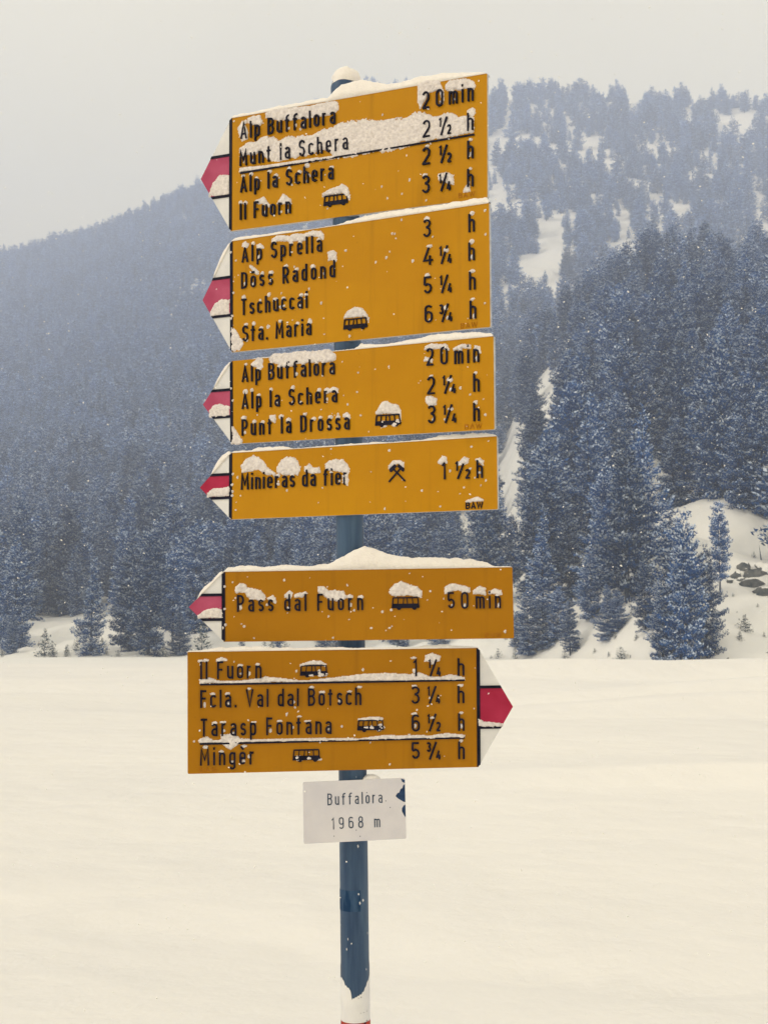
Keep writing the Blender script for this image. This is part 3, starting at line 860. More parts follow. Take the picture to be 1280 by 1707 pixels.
# ------------------------------------------------------------------ snow clinging to a board
def crust(parent, blobs, bands, seed, xr, zr, cell=1.5, thick=2.7, mat='crust'):
    u = np.arange(xr[0], xr[1], cell); v = np.arange(zr[0], zr[1], cell)
    U, V = np.meshgrid(u, v)
    F = np.full(U.shape, -1.0)
    for nd in bands:
        nd = np.array(nd); nd = nd[np.argsort(nd[:, 0])]
        a, c = nd[0, 0], nd[-1, 0]
        top = np.interp(U, nd[:, 0], nd[:, 1]); bot = np.interp(U, nd[:, 0], nd[:, 2])
        hh_ = np.maximum((top - bot) / 2, .8)
        f = 1 - (np.abs(V - (top + bot) / 2) / hh_) ** 3
        e_ = np.minimum((U - a) / 5 + .35, (c - U) / 5 + .35)
        f = np.minimum(f, e_)
        F = np.maximum(F, f)
    for (cx, cz, rx, rz) in blobs:
        i0 = np.searchsorted(u, cx - rx * 1.5); i1 = np.searchsorted(u, cx + rx * 1.5)
        j0 = np.searchsorted(v, cz - rz * 1.5); j1 = np.searchsorted(v, cz + rz * 1.5)
        if i1 <= i0 or j1 <= j0: continue
        s_ = (slice(j0, j1), slice(i0, i1))
        F[s_] = np.maximum(F[s_], 1 - ((U[s_] - cx) / rx) ** 2 - ((V[s_] - cz) / rz) ** 2)
    N_ = fbm(U / 9, V / 9, seed, 3); N2 = vn(U / 2.2, V / 2.2, seed + 5)
    F = np.where(F > -.99, F + .55 * N_ + .28 * N2, -1)
    on = F > 0
    Hh = np.sqrt(np.clip(F, 0, 1)) * thick * (0.75 + .9 * (N_ + .25)) + 1.2 * N2 + .9 * vn(U / 1.4, V / 1.4, seed + 8) + .5
    Hh = np.where(on, np.maximum(Hh, .5), -0.3)
    keep = (on[:-1, :-1] | on[1:, :-1] | on[:-1, 1:] | on[1:, 1:])
    jit = rng.uniform(-.35, .35, (2,) + U.shape) * cell
    Xg = (U + jit[0]); Zg = (V + jit[1])
    ny, nx = U.shape
    vv = np.stack([Xg, -Hh, Zg], -1).reshape(-1, 3) / 1000.0
    i = np.arange(ny - 1)[:, None] * nx + np.arange(nx - 1)[None, :]
    f = np.stack([i, i + 1, i + nx + 1, i + nx], -1).reshape(-1, 4)[keep.reshape(-1)]
    if len(f) == 0: return
    used = np.unique(f); rm = np.zeros(len(vv), int); rm[used] = np.arange(len(used))
    obj('snow_crust', mesh('snow_crust', vv[used], rm[f], [M[mat]], True), parent, kind='stuff')

def snow_cap(parent, prof, base, seed, depth=9.0, front=-1.5, grow=.45, name='snow_cap', mat='cap'):
    """snow lying on an edge: prof = (u, height) along it, base(u) = the edge, all in mm"""
    prof = np.array(prof, float)
    u = np.arange(prof[0, 0], prof[-1, 0], 2.2)
    h = np.interp(u, prof[:, 0], prof[:, 1])
    h = h + np.minimum(h, 8) * .38 * (fbm(u / 16, u * 0, seed, 3)) + .9 * vn(u / 3.1, u * 0, seed + 3)
    h = np.maximum(h, .6)
    ends = np.clip(np.minimum(u - u[0], u[-1] - u) / 6, .1, 1) ** .5; h = h * ends
    K = 13; V_ = []
    for j in range(K):
        a = j / (K - 1)
        dp = depth + grow * h
        sfr = 1 - abs(2 * a - 1) ** 3.2
        yy_ = front - .08 * h * math.sin(math.pi * a) + (dp - front) * a + .8 * vn(u / 3, u * 0 + j * .9, seed + 9)
        zz = base(u) + h * sfr + (.7 * vn(u / 2.7, u * 0 + j * 1.3, seed + 11) if 0 < j < K - 1 else 0)
        V_.append(np.stack([u, yy_, zz], -1))
    V_ = np.stack(V_, 0); n = len(u)
    i = np.arange(K - 1)[:, None] * n + np.arange(n - 1)[None, :]
    f = np.stack([i, i + 1, i + n + 1, i + n], -1).reshape(-1, 4)
    bot = np.arange(n - 1); f2 = np.stack([(K - 1) * n + bot, (K - 1) * n + bot + 1, bot + 1, bot], -1)
    obj(name, mesh(name, V_.reshape(-1, 3) / 1000.0, np.concatenate([f, f2]), [M[mat]], True), parent, kind='stuff')

# snow clinging to the boards and lying on them, mm in the plane of each board
BANDS = {
 0: [
  [(-221.3,130.3,117.8),(-208.6,135.3,111.8),(-164.5,132.7,103.7),(-102.5,128.5,101.2),(-64.3,130.7,99.5),(-41.6,129.9,102.9),(-37.1,123.8,107.6)],
  [(-269.5,125.1,113.9),(-259.8,129.2,108.3),(-237.3,127.2,102.1),(-234.1,115.6,107.2)],
  [(-295.4,107.9,93.9),(-285.7,123.3,72.8),(-272.6,100.4,76.6)],
  [(-290.3,59.5,37.1),(-272.5,68.2,40.2),(-246.7,67.3,36.7),(-238.7,71.7,46.7),(-224.4,76.6,28.0),(-203.7,72.3,14.2),(-187.9,60.3,14.8),(-164.3,66.6,15.7),(-140.9,63.2,16.6),(-102.3,61.7,16.8),(-84.0,68.6,25.1),(-64.2,69.7,22.4),(-41.5,75.9,3.0),(-11.6,78.1,-1.1),(18.1,77.7,1.5),(76.7,68.9,0.1),(134.1,65.5,1.3),(151.2,76.0,5.4),(176.5,66.9,7.0),(204.4,56.2,8.2),(225.2,64.7,9.1),(252.7,48.9,9.0),(273.2,48.3,9.9),(284.0,42.9,10.9)],
  [(-291.8,12.1,2.3),(-227.4,9.0,0.7),(-133.1,8.7,0.5),(-41.5,7.1,0.3)],
  [(158.3,135.1,93.2),(162.5,138.3,79.5),(183.6,138.8,111.4),(207.3,136.2,114.1),(215.6,112.8,80.4)],
  [(223.9,124.4,111.4),(232.2,130.8,107.5),(266.5,129.0,107.1),(286.9,119.2,101.3)],
  [(273.2,61.2,48.3),(284.1,64.6,44.1),(288.1,60.1,49.9)],
  [(-243.1,-68.1,-77.8),(-227.1,-63.1,-79.7),(-214.4,-81.2,-89.5)],
  [(-190.6,-81.3,-84.1),(-176.5,-61.0,-85.8),(-157.7,-77.1,-88.0)],
  [(-73.1,-73.9,-82.0),(-53.4,-65.5,-79.0),(-23.4,-61.2,-80.0),(-11.4,-69.4,-92.2),(-6.9,-86.1,-99.4)],
  [(207.1,-67.2,-80.2),(225.1,-65.7,-88.9),(238.8,-74.0,-94.5)],
  [(263.4,-106.6,-115.6),(275.6,-91.5,-114.5)],
  [(-373.9,-36.6,-45.1),(-365.7,-13.5,-44.7),(-349.2,-0.1,-45.3),(-332.7,0.6,-45.9),(-322.8,-3.5,-45.7)],
 ],
 1: [
  [(-207.5,120.5,112.2),(-196.2,127.3,113.6),(-167.6,122.3,110.0),(-161.2,120.1,106.5)],
  [(-159.6,122.6,106.3),(-143.9,124.7,107.0),(-123.5,120.7,104.5)],
  [(-120.3,123.0,116.3),(-104.8,125.1,112.9),(-81.6,122.1,107.3),(-77.0,114.8,101.4)],
  [(-61.9,72.7,54.0),(-49.7,75.2,52.6),(-43.7,67.8,49.2)],
  [(-289.0,121.0,112.6),(-280.8,124.1,111.6),(-275.8,117.9,111.0)],
  [(-251.3,112.1,103.8),(-241.5,113.7,102.7),(-233.4,107.2,101.7)],
  [(-267.9,67.1,61.5),(-258.1,60.4,48.0),(-248.3,51.0,42.7)],
  [(-319.7,-70.6,-126.2),(-309.8,-78.4,-128.4),(-298.2,-96.1,-126.6),(-290.0,-105.2,-114.8)],
  [(-23.5,-75.2,-79.2),(-14.4,-62.9,-78.7),(3.6,-55.4,-79.1),(22.9,-62.6,-78.3),(33.2,-75.4,-81.9),(36.1,-83.5,-94.0)],
  [(-378.4,-27.2,-39.9),(-368.2,-12.8,-39.5),(-351.3,-4.7,-41.1),(-334.5,-5.0,-41.3),(-327.8,-7.1,-40.5)],
 ],
 2: [
  [(-218.7,96.4,85.5),(-207.3,103.6,81.9),(-180.0,101.3,70.4),(-140.2,102.1,75.3),(-93.2,99.5,75.7),(-65.4,99.9,73.5),(-48.6,89.3,76.1)],
  [(-266.3,89.2,78.3),(-253.0,97.7,75.9),(-241.6,94.1,73.7)],
  [(-324.1,-54.0,-92.5),(-314.1,-65.5,-97.1),(-299.2,-85.5,-95.1)],
  [(171.5,87.7,80.2),(186.9,91.5,80.1),(207.8,88.4,79.6),(223.0,85.9,74.6)],
  [(238.1,78.4,72.1),(255.9,85.6,76.9),(273.6,81.6,74.1)],
  [(285.7,79.3,73.1),(296.4,75.9,61.1)],
  [(169.8,65.1,56.3),(178.2,63.2,55.6)],
  [(171.7,-17.1,-32.2),(183.0,-17.8,-40.4),(194.1,-23.5,-37.3)],
  [(53.6,-42.9,-49.4),(64.0,-25.5,-48.7),(72.9,-19.7,-47.9),(88.8,-28.3,-50.1),(106.1,-33.2,-51.1),(110.3,-43.7,-64.1)],
  [(-70.8,11.8,3.9),(-53.8,17.3,8.1),(-43.2,12.6,3.4)],
  [(-28.5,-43.4,-49.9),(-20.9,-39.9,-52.9),(-14.9,-44.1,-54.6)],
  [(-221.4,-35.0,-45.8),(-208.4,-35.7,-53.3)],
  [(-388.5,-14.3,-31.0),(-378.1,-3.8,-30.2),(-361.0,-0.6,-29.8),(-344.0,-5.8,-30.8),(-333.9,-7.8,-29.9)],
 ],
 3: [
  [(-284.3,46.6,27.6),(-275.1,59.7,29.9),(-256.7,66.8,31.7),(-241.4,60.6,33.6),(-229.1,50.5,23.6),(-220.0,36.6,20.5),(-206.4,27.9,21.2),(-201.8,25.0,14.3)],
  [(-194.3,38.0,24.6),(-183.9,54.8,21.4),(-171.9,58.2,18.2),(-154.0,55.9,20.0),(-143.6,46.0,16.8),(-140.6,35.2,24.6)],
  [(-124.4,34.4,23.8),(-115.6,40.6,20.7),(-106.8,30.9,17.7),(-92.1,32.8,19.6)],
  [(-76.1,38.5,21.5),(-66.0,44.6,23.6),(-51.5,46.4,20.2),(-34.3,44.2,16.8),(-22.9,33.2,8.4),(-21.4,26.6,16.2)],
  [(-34.4,11.6,-5.4),(-28.6,16.5,-9.5),(-24.3,13.7,-12.3)],
  [(74.2,28.2,19.2),(82.6,36.7,26.5),(96.4,37.3,29.6),(106.0,31.7,20.2)],
  [(186.0,31.3,25.0),(194.1,40.9,22.0),(202.1,39.2,25.4)],
  [(231.1,26.4,18.9),(241.8,35.8,19.6),(250.9,32.8,22.8)],
  [(269.2,30.6,26.9),(277.1,32.7,21.5),(282.2,26.2,16.3)],
  [(247.3,-54.3,-59.2),(269.6,-47.7,-57.6),(282.5,-54.4,-58.1)],
  [(-373.0,-13.3,-22.9),(-360.5,-4.2,-22.0),(-336.9,-2.5,-23.0),(-318.1,-2.0,-22.4)],
 ],
 4: [
  [(-281.7,42.4,27.0),(-273.9,50.1,29.4),(-263.5,47.3,29.3),(-256.9,39.5,20.2),(-241.3,36.7,16.1),(-228.3,32.6,10.8),(-220.5,23.5,13.2)],
  [(-211.4,18.2,13.1),(-202.3,23.2,10.4),(-198.4,18.0,5.2)],
  [(-175.0,25.4,17.7),(-165.9,33.0,12.4),(-160.7,27.7,20.1)],
  [(-154.3,25.1,17.4),(-143.9,27.5,17.2),(-137.4,26.1,17.1)],
  [(-102.4,39.7,24.3),(-92.1,39.5,21.6),(-81.8,30.4,11.2),(-66.3,31.4,8.4),(-50.9,29.9,10.8),(-45.8,20.9,14.5)],
  [(50.7,34.8,22.0),(59.8,43.6,16.8),(72.6,47.2,17.9),(90.4,41.8,18.9),(107.0,36.5,16.1),(114.5,27.4,13.4)],
  [(168.1,35.5,20.3),(179.7,41.7,25.2),(192.4,40.2,27.5),(208.8,36.2,24.7),(216.3,32.2,22.1)],
  [(226.4,27.0,19.4),(238.0,35.7,19.2),(250.5,31.7,16.5)],
  [(260.5,25.2,18.9),(270.7,30.1,18.7),(283.3,26.1,16.0)],
  [(-362.8,-16.9,-24.6),(-352.3,-8.0,-23.5),(-332.7,-3.2,-23.7),(-313.1,-6.0,-24.0)],
 ],
 5: [
  [(-280.4,68.5,59.7),(-260.5,71.9,60.7),(-241.9,65.3,60.3),(-198.3,64.6,59.6),(-153.3,70.2,60.1),(-145.7,72.5,60.0),(-133.2,71.1,61.0),(-98.1,66.7,60.5),(-66.6,62.4,59.9),(-9.7,67.8,60.2),(15.6,69.9,59.8),(53.8,74.4,60.5),(104.8,76.1,59.6),(156.0,72.7,58.8),(181.7,76.2,59.6),(200.9,66.9,59.3),(226.7,66.5,58.9),(246.1,71.3,58.6),(275.8,64.4,59.3)],
  [(-280.6,-55.1,-62.6),(-266.9,-50.4,-62.8),(-254.5,-58.1,-63.1),(-198.6,-55.6,-63.1),(-161.1,-58.9,-63.9),(-73.3,-58.2,-64.5),(2.4,-59.8,-64.9),(53.2,-60.9,-64.7),(104.2,-55.7,-64.5),(155.3,-56.7,-64.3),(206.7,-57.8,-64.2),(238.9,-53.4,-64.8),(275.0,-58.0,-64.3)],
  [(-235.9,-47.3,-66.0),(-217.2,-46.4,-78.9),(-201.0,-51.8,-66.8)],
  [(-69.0,97.8,94.0),(-47.5,105.0,96.2),(-28.6,103.5,95.9),(-18.5,97.0,90.7)],
  [(194.7,112.9,100.1),(207.6,116.5,97.4),(224.3,111.2,99.7)],
  [(50.8,-19.2,-23.0),(78.8,-15.9,-22.2),(99.2,-17.6,-23.9)],
  [(-244.3,111.7,105.4),(-235.6,114.1,106.5),(-228.1,111.4,106.4)],
  [(307.6,-24.2,-40.8),(317.9,-30.8,-41.0),(356.9,-35.4,-41.8)],
 ],
}
CAPS = {
 0: [(-316.8,9.9),(-259.9,9.6),(-164.5,12.8),(-64.3,12.1),(-47.7,28.4),(-32.6,39.4),(18.1,39.1),(47.5,30.3),(76.7,20.2),(112.7,18.2),(162.5,23.1),(232.3,19.3),(300.4,9.1),(316.5,2.5)],
 1: [(-320.5,5.6),(-297.2,9.6),(-247.9,6.1),(-183.4,6.1),(-104.7,1.5),(-43.2,2.7),(17.1,13.3),(76.1,15.8),(162.3,13.1),(245.9,14.2),(311.1,15.1),(320.4,7.5)],
 2: [(-269.5,2.4),(-236.6,2.4),(-188.0,2.6),(-1.5,1.8),(13.5,12.2),(72.6,5.8),(130.5,9.8),(187.2,17.4),(242.5,14.9),(296.8,11.2),(326.0,4.9)],
 3: [(-312.4,4.0),(-259.8,3.8),(-244.5,9.7),(-183.9,8.9),(-154.0,1.5),(5.8,4.4),(34.0,5.4),(75.9,1.6),(144.5,2.7),(185.1,9.1),(225.1,10.4),(277.7,8.4),(313.9,5.0)],
 4: [(-309.2,3.9),(-300.1,10.2),(-273.9,13.6),(-221.6,10.2),(-182.5,12.1),(-117.6,11.0),(-85.2,13.0),(-59.3,25.5),(-26.8,42.9),(-3.5,52.8),(24.7,40.7),(63.1,28.5),(101.5,25.2),(165.4,22.8),(216.3,19.4),(241.6,13.9),(273.0,3.2),(309.7,2.5)],
 5: [(-306.3,1.5),(-272.8,3.2),(-235.5,7.6),(-198.1,9.5),(-72.7,4.9),(3.2,5.0),(54.0,2.9),(169.1,3.5),(194.8,5.7),(233.5,7.6),(272.3,4.4),(307.3,1.5)],
}


# ------------------------------------------------------------------ signpost
POLE_Y = 2.6087
P0 = Vector((-0.05926, POLE_Y, -0.78574 + CAM_H)); P1 = Vector((-0.08959, POLE_Y, 1.26177 + CAM_H))
ax = (P1 - P0).normalized()
gz = P0 - ax * (P0.z / ax.z)                  # where the post enters the snow
post = bpy.data.objects.new('signpost', None); C.objects.link(post)
post.location = gz; post.rotation_euler = Vector((0, 0, 1)).rotation_difference(ax).to_euler()
tag(post, None, 'leaning blue grey steel post carrying six yellow hiking direction boards and a white place plate', 'signpost')
bpy.context.view_layer.update()
LEN = (P1 - gz).length

def lathe(prof, n=40, a0=0, a1=2 * math.pi):
    full = abs(a1 - a0 - 2 * math.pi) < 1e-6
    k = n if full else n + 1
    V_ = [(r_ * math.cos(a0 + (a1 - a0) * i / n), r_ * math.sin(a0 + (a1 - a0) * i / n), z_) for r_, z_ in prof for i in range(k)]
    F_ = []
    for j in range(len(prof) - 1):
        for i in range(n):
            F_.append((j * k + i, j * k + (i + 1) % k, (j + 1) * k + (i + 1) % k, (j + 1) * k + i))
    return V_, F_
v, f = lathe([(.030, -.25), (.030, LEN - .008), (.0305, LEN - .007)])
obj('pole', mesh('pole', v, f, [M['pole']], True), post)
v, f = lathe([(.0312, LEN - .03), (.0316, LEN - .010), (.029, LEN + .001), (.020, LEN + .006), (.001, LEN + .009)])
obj('pole_cap', mesh('pole_cap', v, f, [M['pole']], True), post)
v, f = lathe([(.030, LEN - .004), (.033, LEN + .004), (.0325, LEN + .014), (.028, LEN + .024), (.019, LEN + .032), (.008, LEN + .035), (.0005, LEN + .0355)], 32)
v = np.array(v); nz = vn(v[:, 0] * 90, v[:, 2] * 90, 4) * .005
v[:, 0] += nz + .004 * (v[:, 2] > LEN); v[:, 2] += nz
obj('snow_cap', mesh('snow_cap', v, f, [M['cap']], True), post, kind='stuff')

# wrap-around trail marking, torn at the top, then a red ring
def wrap(name, zt, zb, r_, mat, ragged=None, n=120):
    V_ = []; F_ = []
    for i in range(n):
        a = 2 * math.pi * i / n
        V_.append((r_ * math.cos(a), r_ * math.sin(a), zb)); V_.append((r_ * math.cos(a), r_ * math.sin(a), zt + (ragged(a) if ragged else 0)))
    for i in range(n):
        j = (i + 1) % n; F_.append((2 * i, 2 * j, 2 * j + 1, 2 * i + 1))
    return obj(name, mesh(name, V_, F_, [mat], True), post)
def zrow(row):   # height along the post for a row read off the photograph at the post
    e_ = float(tane(row)) * POLE_Y + CAM_H
    return (e_ - gz.z) / ax.z
def torn(a):
    # x across the post as seen from the front (a = -90 degrees faces the camera)
    xx = math.cos(a); fr = -math.sin(a)
    if fr < 0: return .02 + .006 * math.sin(5 * a)
    pts = [(-1, .0), (-.82, -.002), (-.66, -.013), (-.35, -.020), (-.28, -.024), (-.22, -.040), (.05, -.036), (.45, -.030), (.62, -.024), (.80, -.012), (1, .002)]
    return float(np.interp(xx, [p[0] for p in pts], [p[1] for p in pts])) + .0012 * math.sin(40 * xx)
zt = zrow(1626)
wrap('trail_marking', zt, zrow(1699), .0306, M['white'], torn)
wrap('red_ring', zrow(1698.5), zrow(1698.5) - .06, .0308, M['pole_red'])
wrap('trail_marking', zrow(1698.5) - .0605, zrow(1698.5) - .14, .0306, M['white'])
v, f = lathe([(.0303, zrow(1515)), (.0305, zrow(1514)), (.0305, zrow(1481)), (.0303, zrow(1480))], 24, math.radians(-178), math.radians(-62))
obj('sticker_remnant', mesh('sticker_remnant', v, f, [M['scar']], True), post)
b = Builder()
for (px, row, w_, h_) in ((598, 1486, 3, 4), (605, 1497, 4, 5), (600, 1501, 3, 6), (597, 1407, 3, 6), (579, 1577, 2, 5), (581, 1560, 1.5, 5), (610, 1612, 1.5, 5), (612, 1553, 1.5, 5)):
    cxp = 584.5 + (row - 1000) * .0118
    a = math.asin(max(-.98, min(.98, (px - cxp) / 23.5)))
    zc = zrow(row)
    pv = [(.0309 * math.sin(a + da * w_ / 46 * .9), -.0309 * math.cos(a + da * w_ / 46 * .9), zc + dz_ * h_ * .00065) for da, dz_ in ((-1, .3), (.2, 1), (1, -.2), (-.1, -1))]
    q = len(b.v); b.v += [(p[0] * 1000, p[1] * 1000, p[2] * 1000) for p in pv]; b.f.append([q, q + 1, q + 2, q + 3][::-1])
b.build('paint_chip', M['white'], post, kind='stuff')
b = Builder()
for (px, row, w_, h_) in ((608, 1700, 6, 3), (611, 1697, 4, 2), (598, 1657, 2, 1), (602, 1656, 2, 2), (601, 1682, 2, 1), (606, 1682, 2, 1), (611, 1681, 3, 1)):
    cxp = 584.5 + (row - 1000) * .0118
    a = math.asin(max(-.98, min(.98, (px - cxp) / 23.5)))
    zc = zrow(row)
    pv = [(.0312 * math.sin(a + da * w_ / 46 * .9), -.0312 * math.cos(a + da * w_ / 46 * .9), zc + dz_ * h_ * .00065) for da, dz_ in ((-1, .3), (.2, 1), (1, -.2), (-.1, -1))]
    q = len(b.v); b.v += [(p[0] * 1000, p[1] * 1000, p[2] * 1000) for p in pv]; b.f.append([q, q + 1, q + 2, q + 3][::-1])
b.build('dirt_speck', M['black'], post, kind='stuff')

# boards: yaw, tilt, roll (degrees), width, height (mm), centre, arrow side, tip reach, red band, material, label
BD = [
 (-25.17, 4.30, 2.02, 632.5, 264.4, (-.0694, 2.5566, 1.0698), -1, 83, (46, -49), 'yellow', 'red_faded', 'topmost yellow board, four routes, heavily crusted with snow'),
 (-27.28, 4.10, 1.64, 640.5, 258.3, (-.0666, 2.5565, .7841), -1, 82, (46, -43), 'yellow', 'red_faded', 'second yellow board with four routes ending at Sta. Maria'),
 (-28.72, 4.55, 1.92, 652.4, 190.8, (-.0628, 2.5560, .5356), -1, 82, (30, -32), 'yellow', 'red_faded', 'third yellow board with three routes'),
 (-23.29, 1.64, .40, 627.0, 150.7, (-.0566, 2.5563, .3467), -1, 81, (27, -26), 'yellow', 'red', 'fourth yellow board with crossed hammers'),
 (-4.41, .56, -.68, 618.4, 150.4, (-.0360, 2.5619, .0789), -1, 76, (25.5, -27.5), 'yellow_old', 'red_faded', 'fifth yellow board, single line to the pass under a snow heap'),
 (5.67, 5.02, -.76, 612.9, 254.2, (-.1039, 2.5612, -.1429), 1, 75, (43, -43), 'yellow_old', 'red', 'lowest yellow board, arrow pointing right'),
 (9.75, .17, -1.30, 215.9, 125.7, (-.0608, 2.5655, -.3514), 0, 0, None, 'plate', None, 'small white place plate with peeled right edge'),
]
LINES = [
(0,'Alp Buffalora',-288.8,-41.5,78.0),(0,'Munt la Schera',-291.0,-9.3,15.2),(0,'Alp la Schera',-289.3,-45.9,-46.5),(0,'Il Fuorn',-289.7,-154.5,-110.2),
(0,'20',168.7,217.5,77.0),(0,'min',230.2,286.8,78.2),(0,'2',169.5,188.5,14.5),(0,'½',206.8,237.0,14.7),(0,'h',271.8,286.7,14.8),
(0,'2',168.0,187.6,-44.2),(0,'½',206.7,236.9,-45.3),(0,'h',271.7,286.6,-44.4),(0,'3',166.6,186.9,-104.8),(0,'¼',206.6,236.9,-105.9),(0,'h',271.5,286.4,-104.4),
(1,'Alp Sprella',-291.2,-77.7,75.1),(1,'Döss Radond',-292.8,-44.7,14.5),(1,'Tschuccai',-293.6,-115.8,-46.7),(1,'Sta. Maria',-290.0,-106.2,-108.4),
(1,'3',168.7,188.4,75.5),(1,'h',273.9,288.8,73.2),(1,'4',168.2,193.5,15.2),(1,'¼',205.6,237.4,13.7),(1,'h',273.3,288.2,13.1),
(1,'5',169.0,190.1,-46.8),(1,'¼',206.1,237.2,-48.2),(1,'h',274.0,289.6,-48.2),(1,'6',171.3,190.9,-107.9),(1,'¾',204.8,237.9,-109.4),(1,'h',274.7,290.3,-108.9),
(2,'Alp Buffalora',-296.5,-49.0,44.2),(2,'Alp la Schera',-297.0,-43.5,-17.4),(2,'Punt la Drossa',-297.5,-12.8,-78.5),
(2,'20',173.8,223.9,45.2),(2,'min',238.5,295.4,44.3),(2,'2',174.6,194.2,-15.0),(2,'¼',209.5,243.9,-15.6),(2,'h',280.6,295.4,-16.1),
(2,'3',174.6,194.9,-75.4),(2,'¼',210.2,244.6,-76.8),(2,'h',279.9,295.3,-76.6),
(3,'Minieras da fier',-286.3,-21.5,-9.8),(3,'1',192.3,202.9,-8.7),(3,'½',221.5,257.0,-9.4),(3,'h',269.3,283.6,-9.5),
(4,'Pass dal Fuorn',-279.9,-7.8,-11.6),(4,'50',170.5,215.5,-12.1),(4,'min',230.0,283.7,-11.6),
(5,'Il Fuorn',-280.4,-152.5,69.5),(5,'Fcla. Val dal Botsch',-280.4,56.7,9.8),(5,'Tarasp Fontana',-280.5,-6.4,-49.6),(5,'Mingèr',-281.3,-167.5,-109.8),
(5,'1',165.6,176.5,68.7),(5,'¼',197.7,228.0,68.3),(5,'h',261.5,277.1,68.2),(5,'3',160.8,181.3,10.5),(5,'¼',195.5,226.4,10.1),(5,'h',261.2,276.7,9.9),
(5,'6',162.4,181.0,-48.8),(5,'½',195.1,226.0,-48.7),(5,'h',262.2,276.4,-48.9),(5,'5',161.5,180.7,-107.8),(5,'¾',193.5,227.0,-108.4),(5,'h',261.8,276.7,-108.8),
(6,'Buffalora',-57.7,59.0,13.3),(6,'1968 m',-50.4,53.2,-36.2)]
MARKS = [(0,250.4,289.1,-125.0,11,'ghost'),(1,252.8,292.1,-126.5,11,'ghost'),(2,259.0,299.4,-92.0,11,'ghost'),(3,244.5,282.8,-72.2,13,'black'),(4,248.3,283.6,-73.5,11,'ghost'),(5,-283.6,-244.7,-125.0,11,'ghost')]
BUSES = [(0,-72.3,-11.,-107,-81.5),(1,-25.7,33.9,-107,-81.5),(2,49.7,112.1,-77,-51.0),(4,52,111.4,-12,14.8),(5,-73.3,-14.7,70.1,95.5),(5,46.9,103.7,-47,-22),(5,-89.2,-30.9,-107,-81)]
RULES = [(0,-290.1,288,-1.0,5.8),(5,-280.4,277,58.3,58.3),(5,-281.2,276.3,-65.2,-64.0)]
CAPH = [38.0, 38.0, 38.0, 37.2, 36.2, 37.0, 24.4]
TIPSNOW = {1: [(0, 3), (.12, 12), (.3, 19), (.46, 16), (.6, 9), (.66, 1)], 2: [(0, 4), (.15, 10), (.35, 14), (.5, 12), (.62, 4), (.66, 1)], 3: [(0, 5), (.12, 14), (.3, 20), (.5, 16), (.62, 6), (.68, 1)],
           4: [(0, 8), (.15, 9), (.35, 9), (.55, 12), (.68, 9), (.78, 1)]}

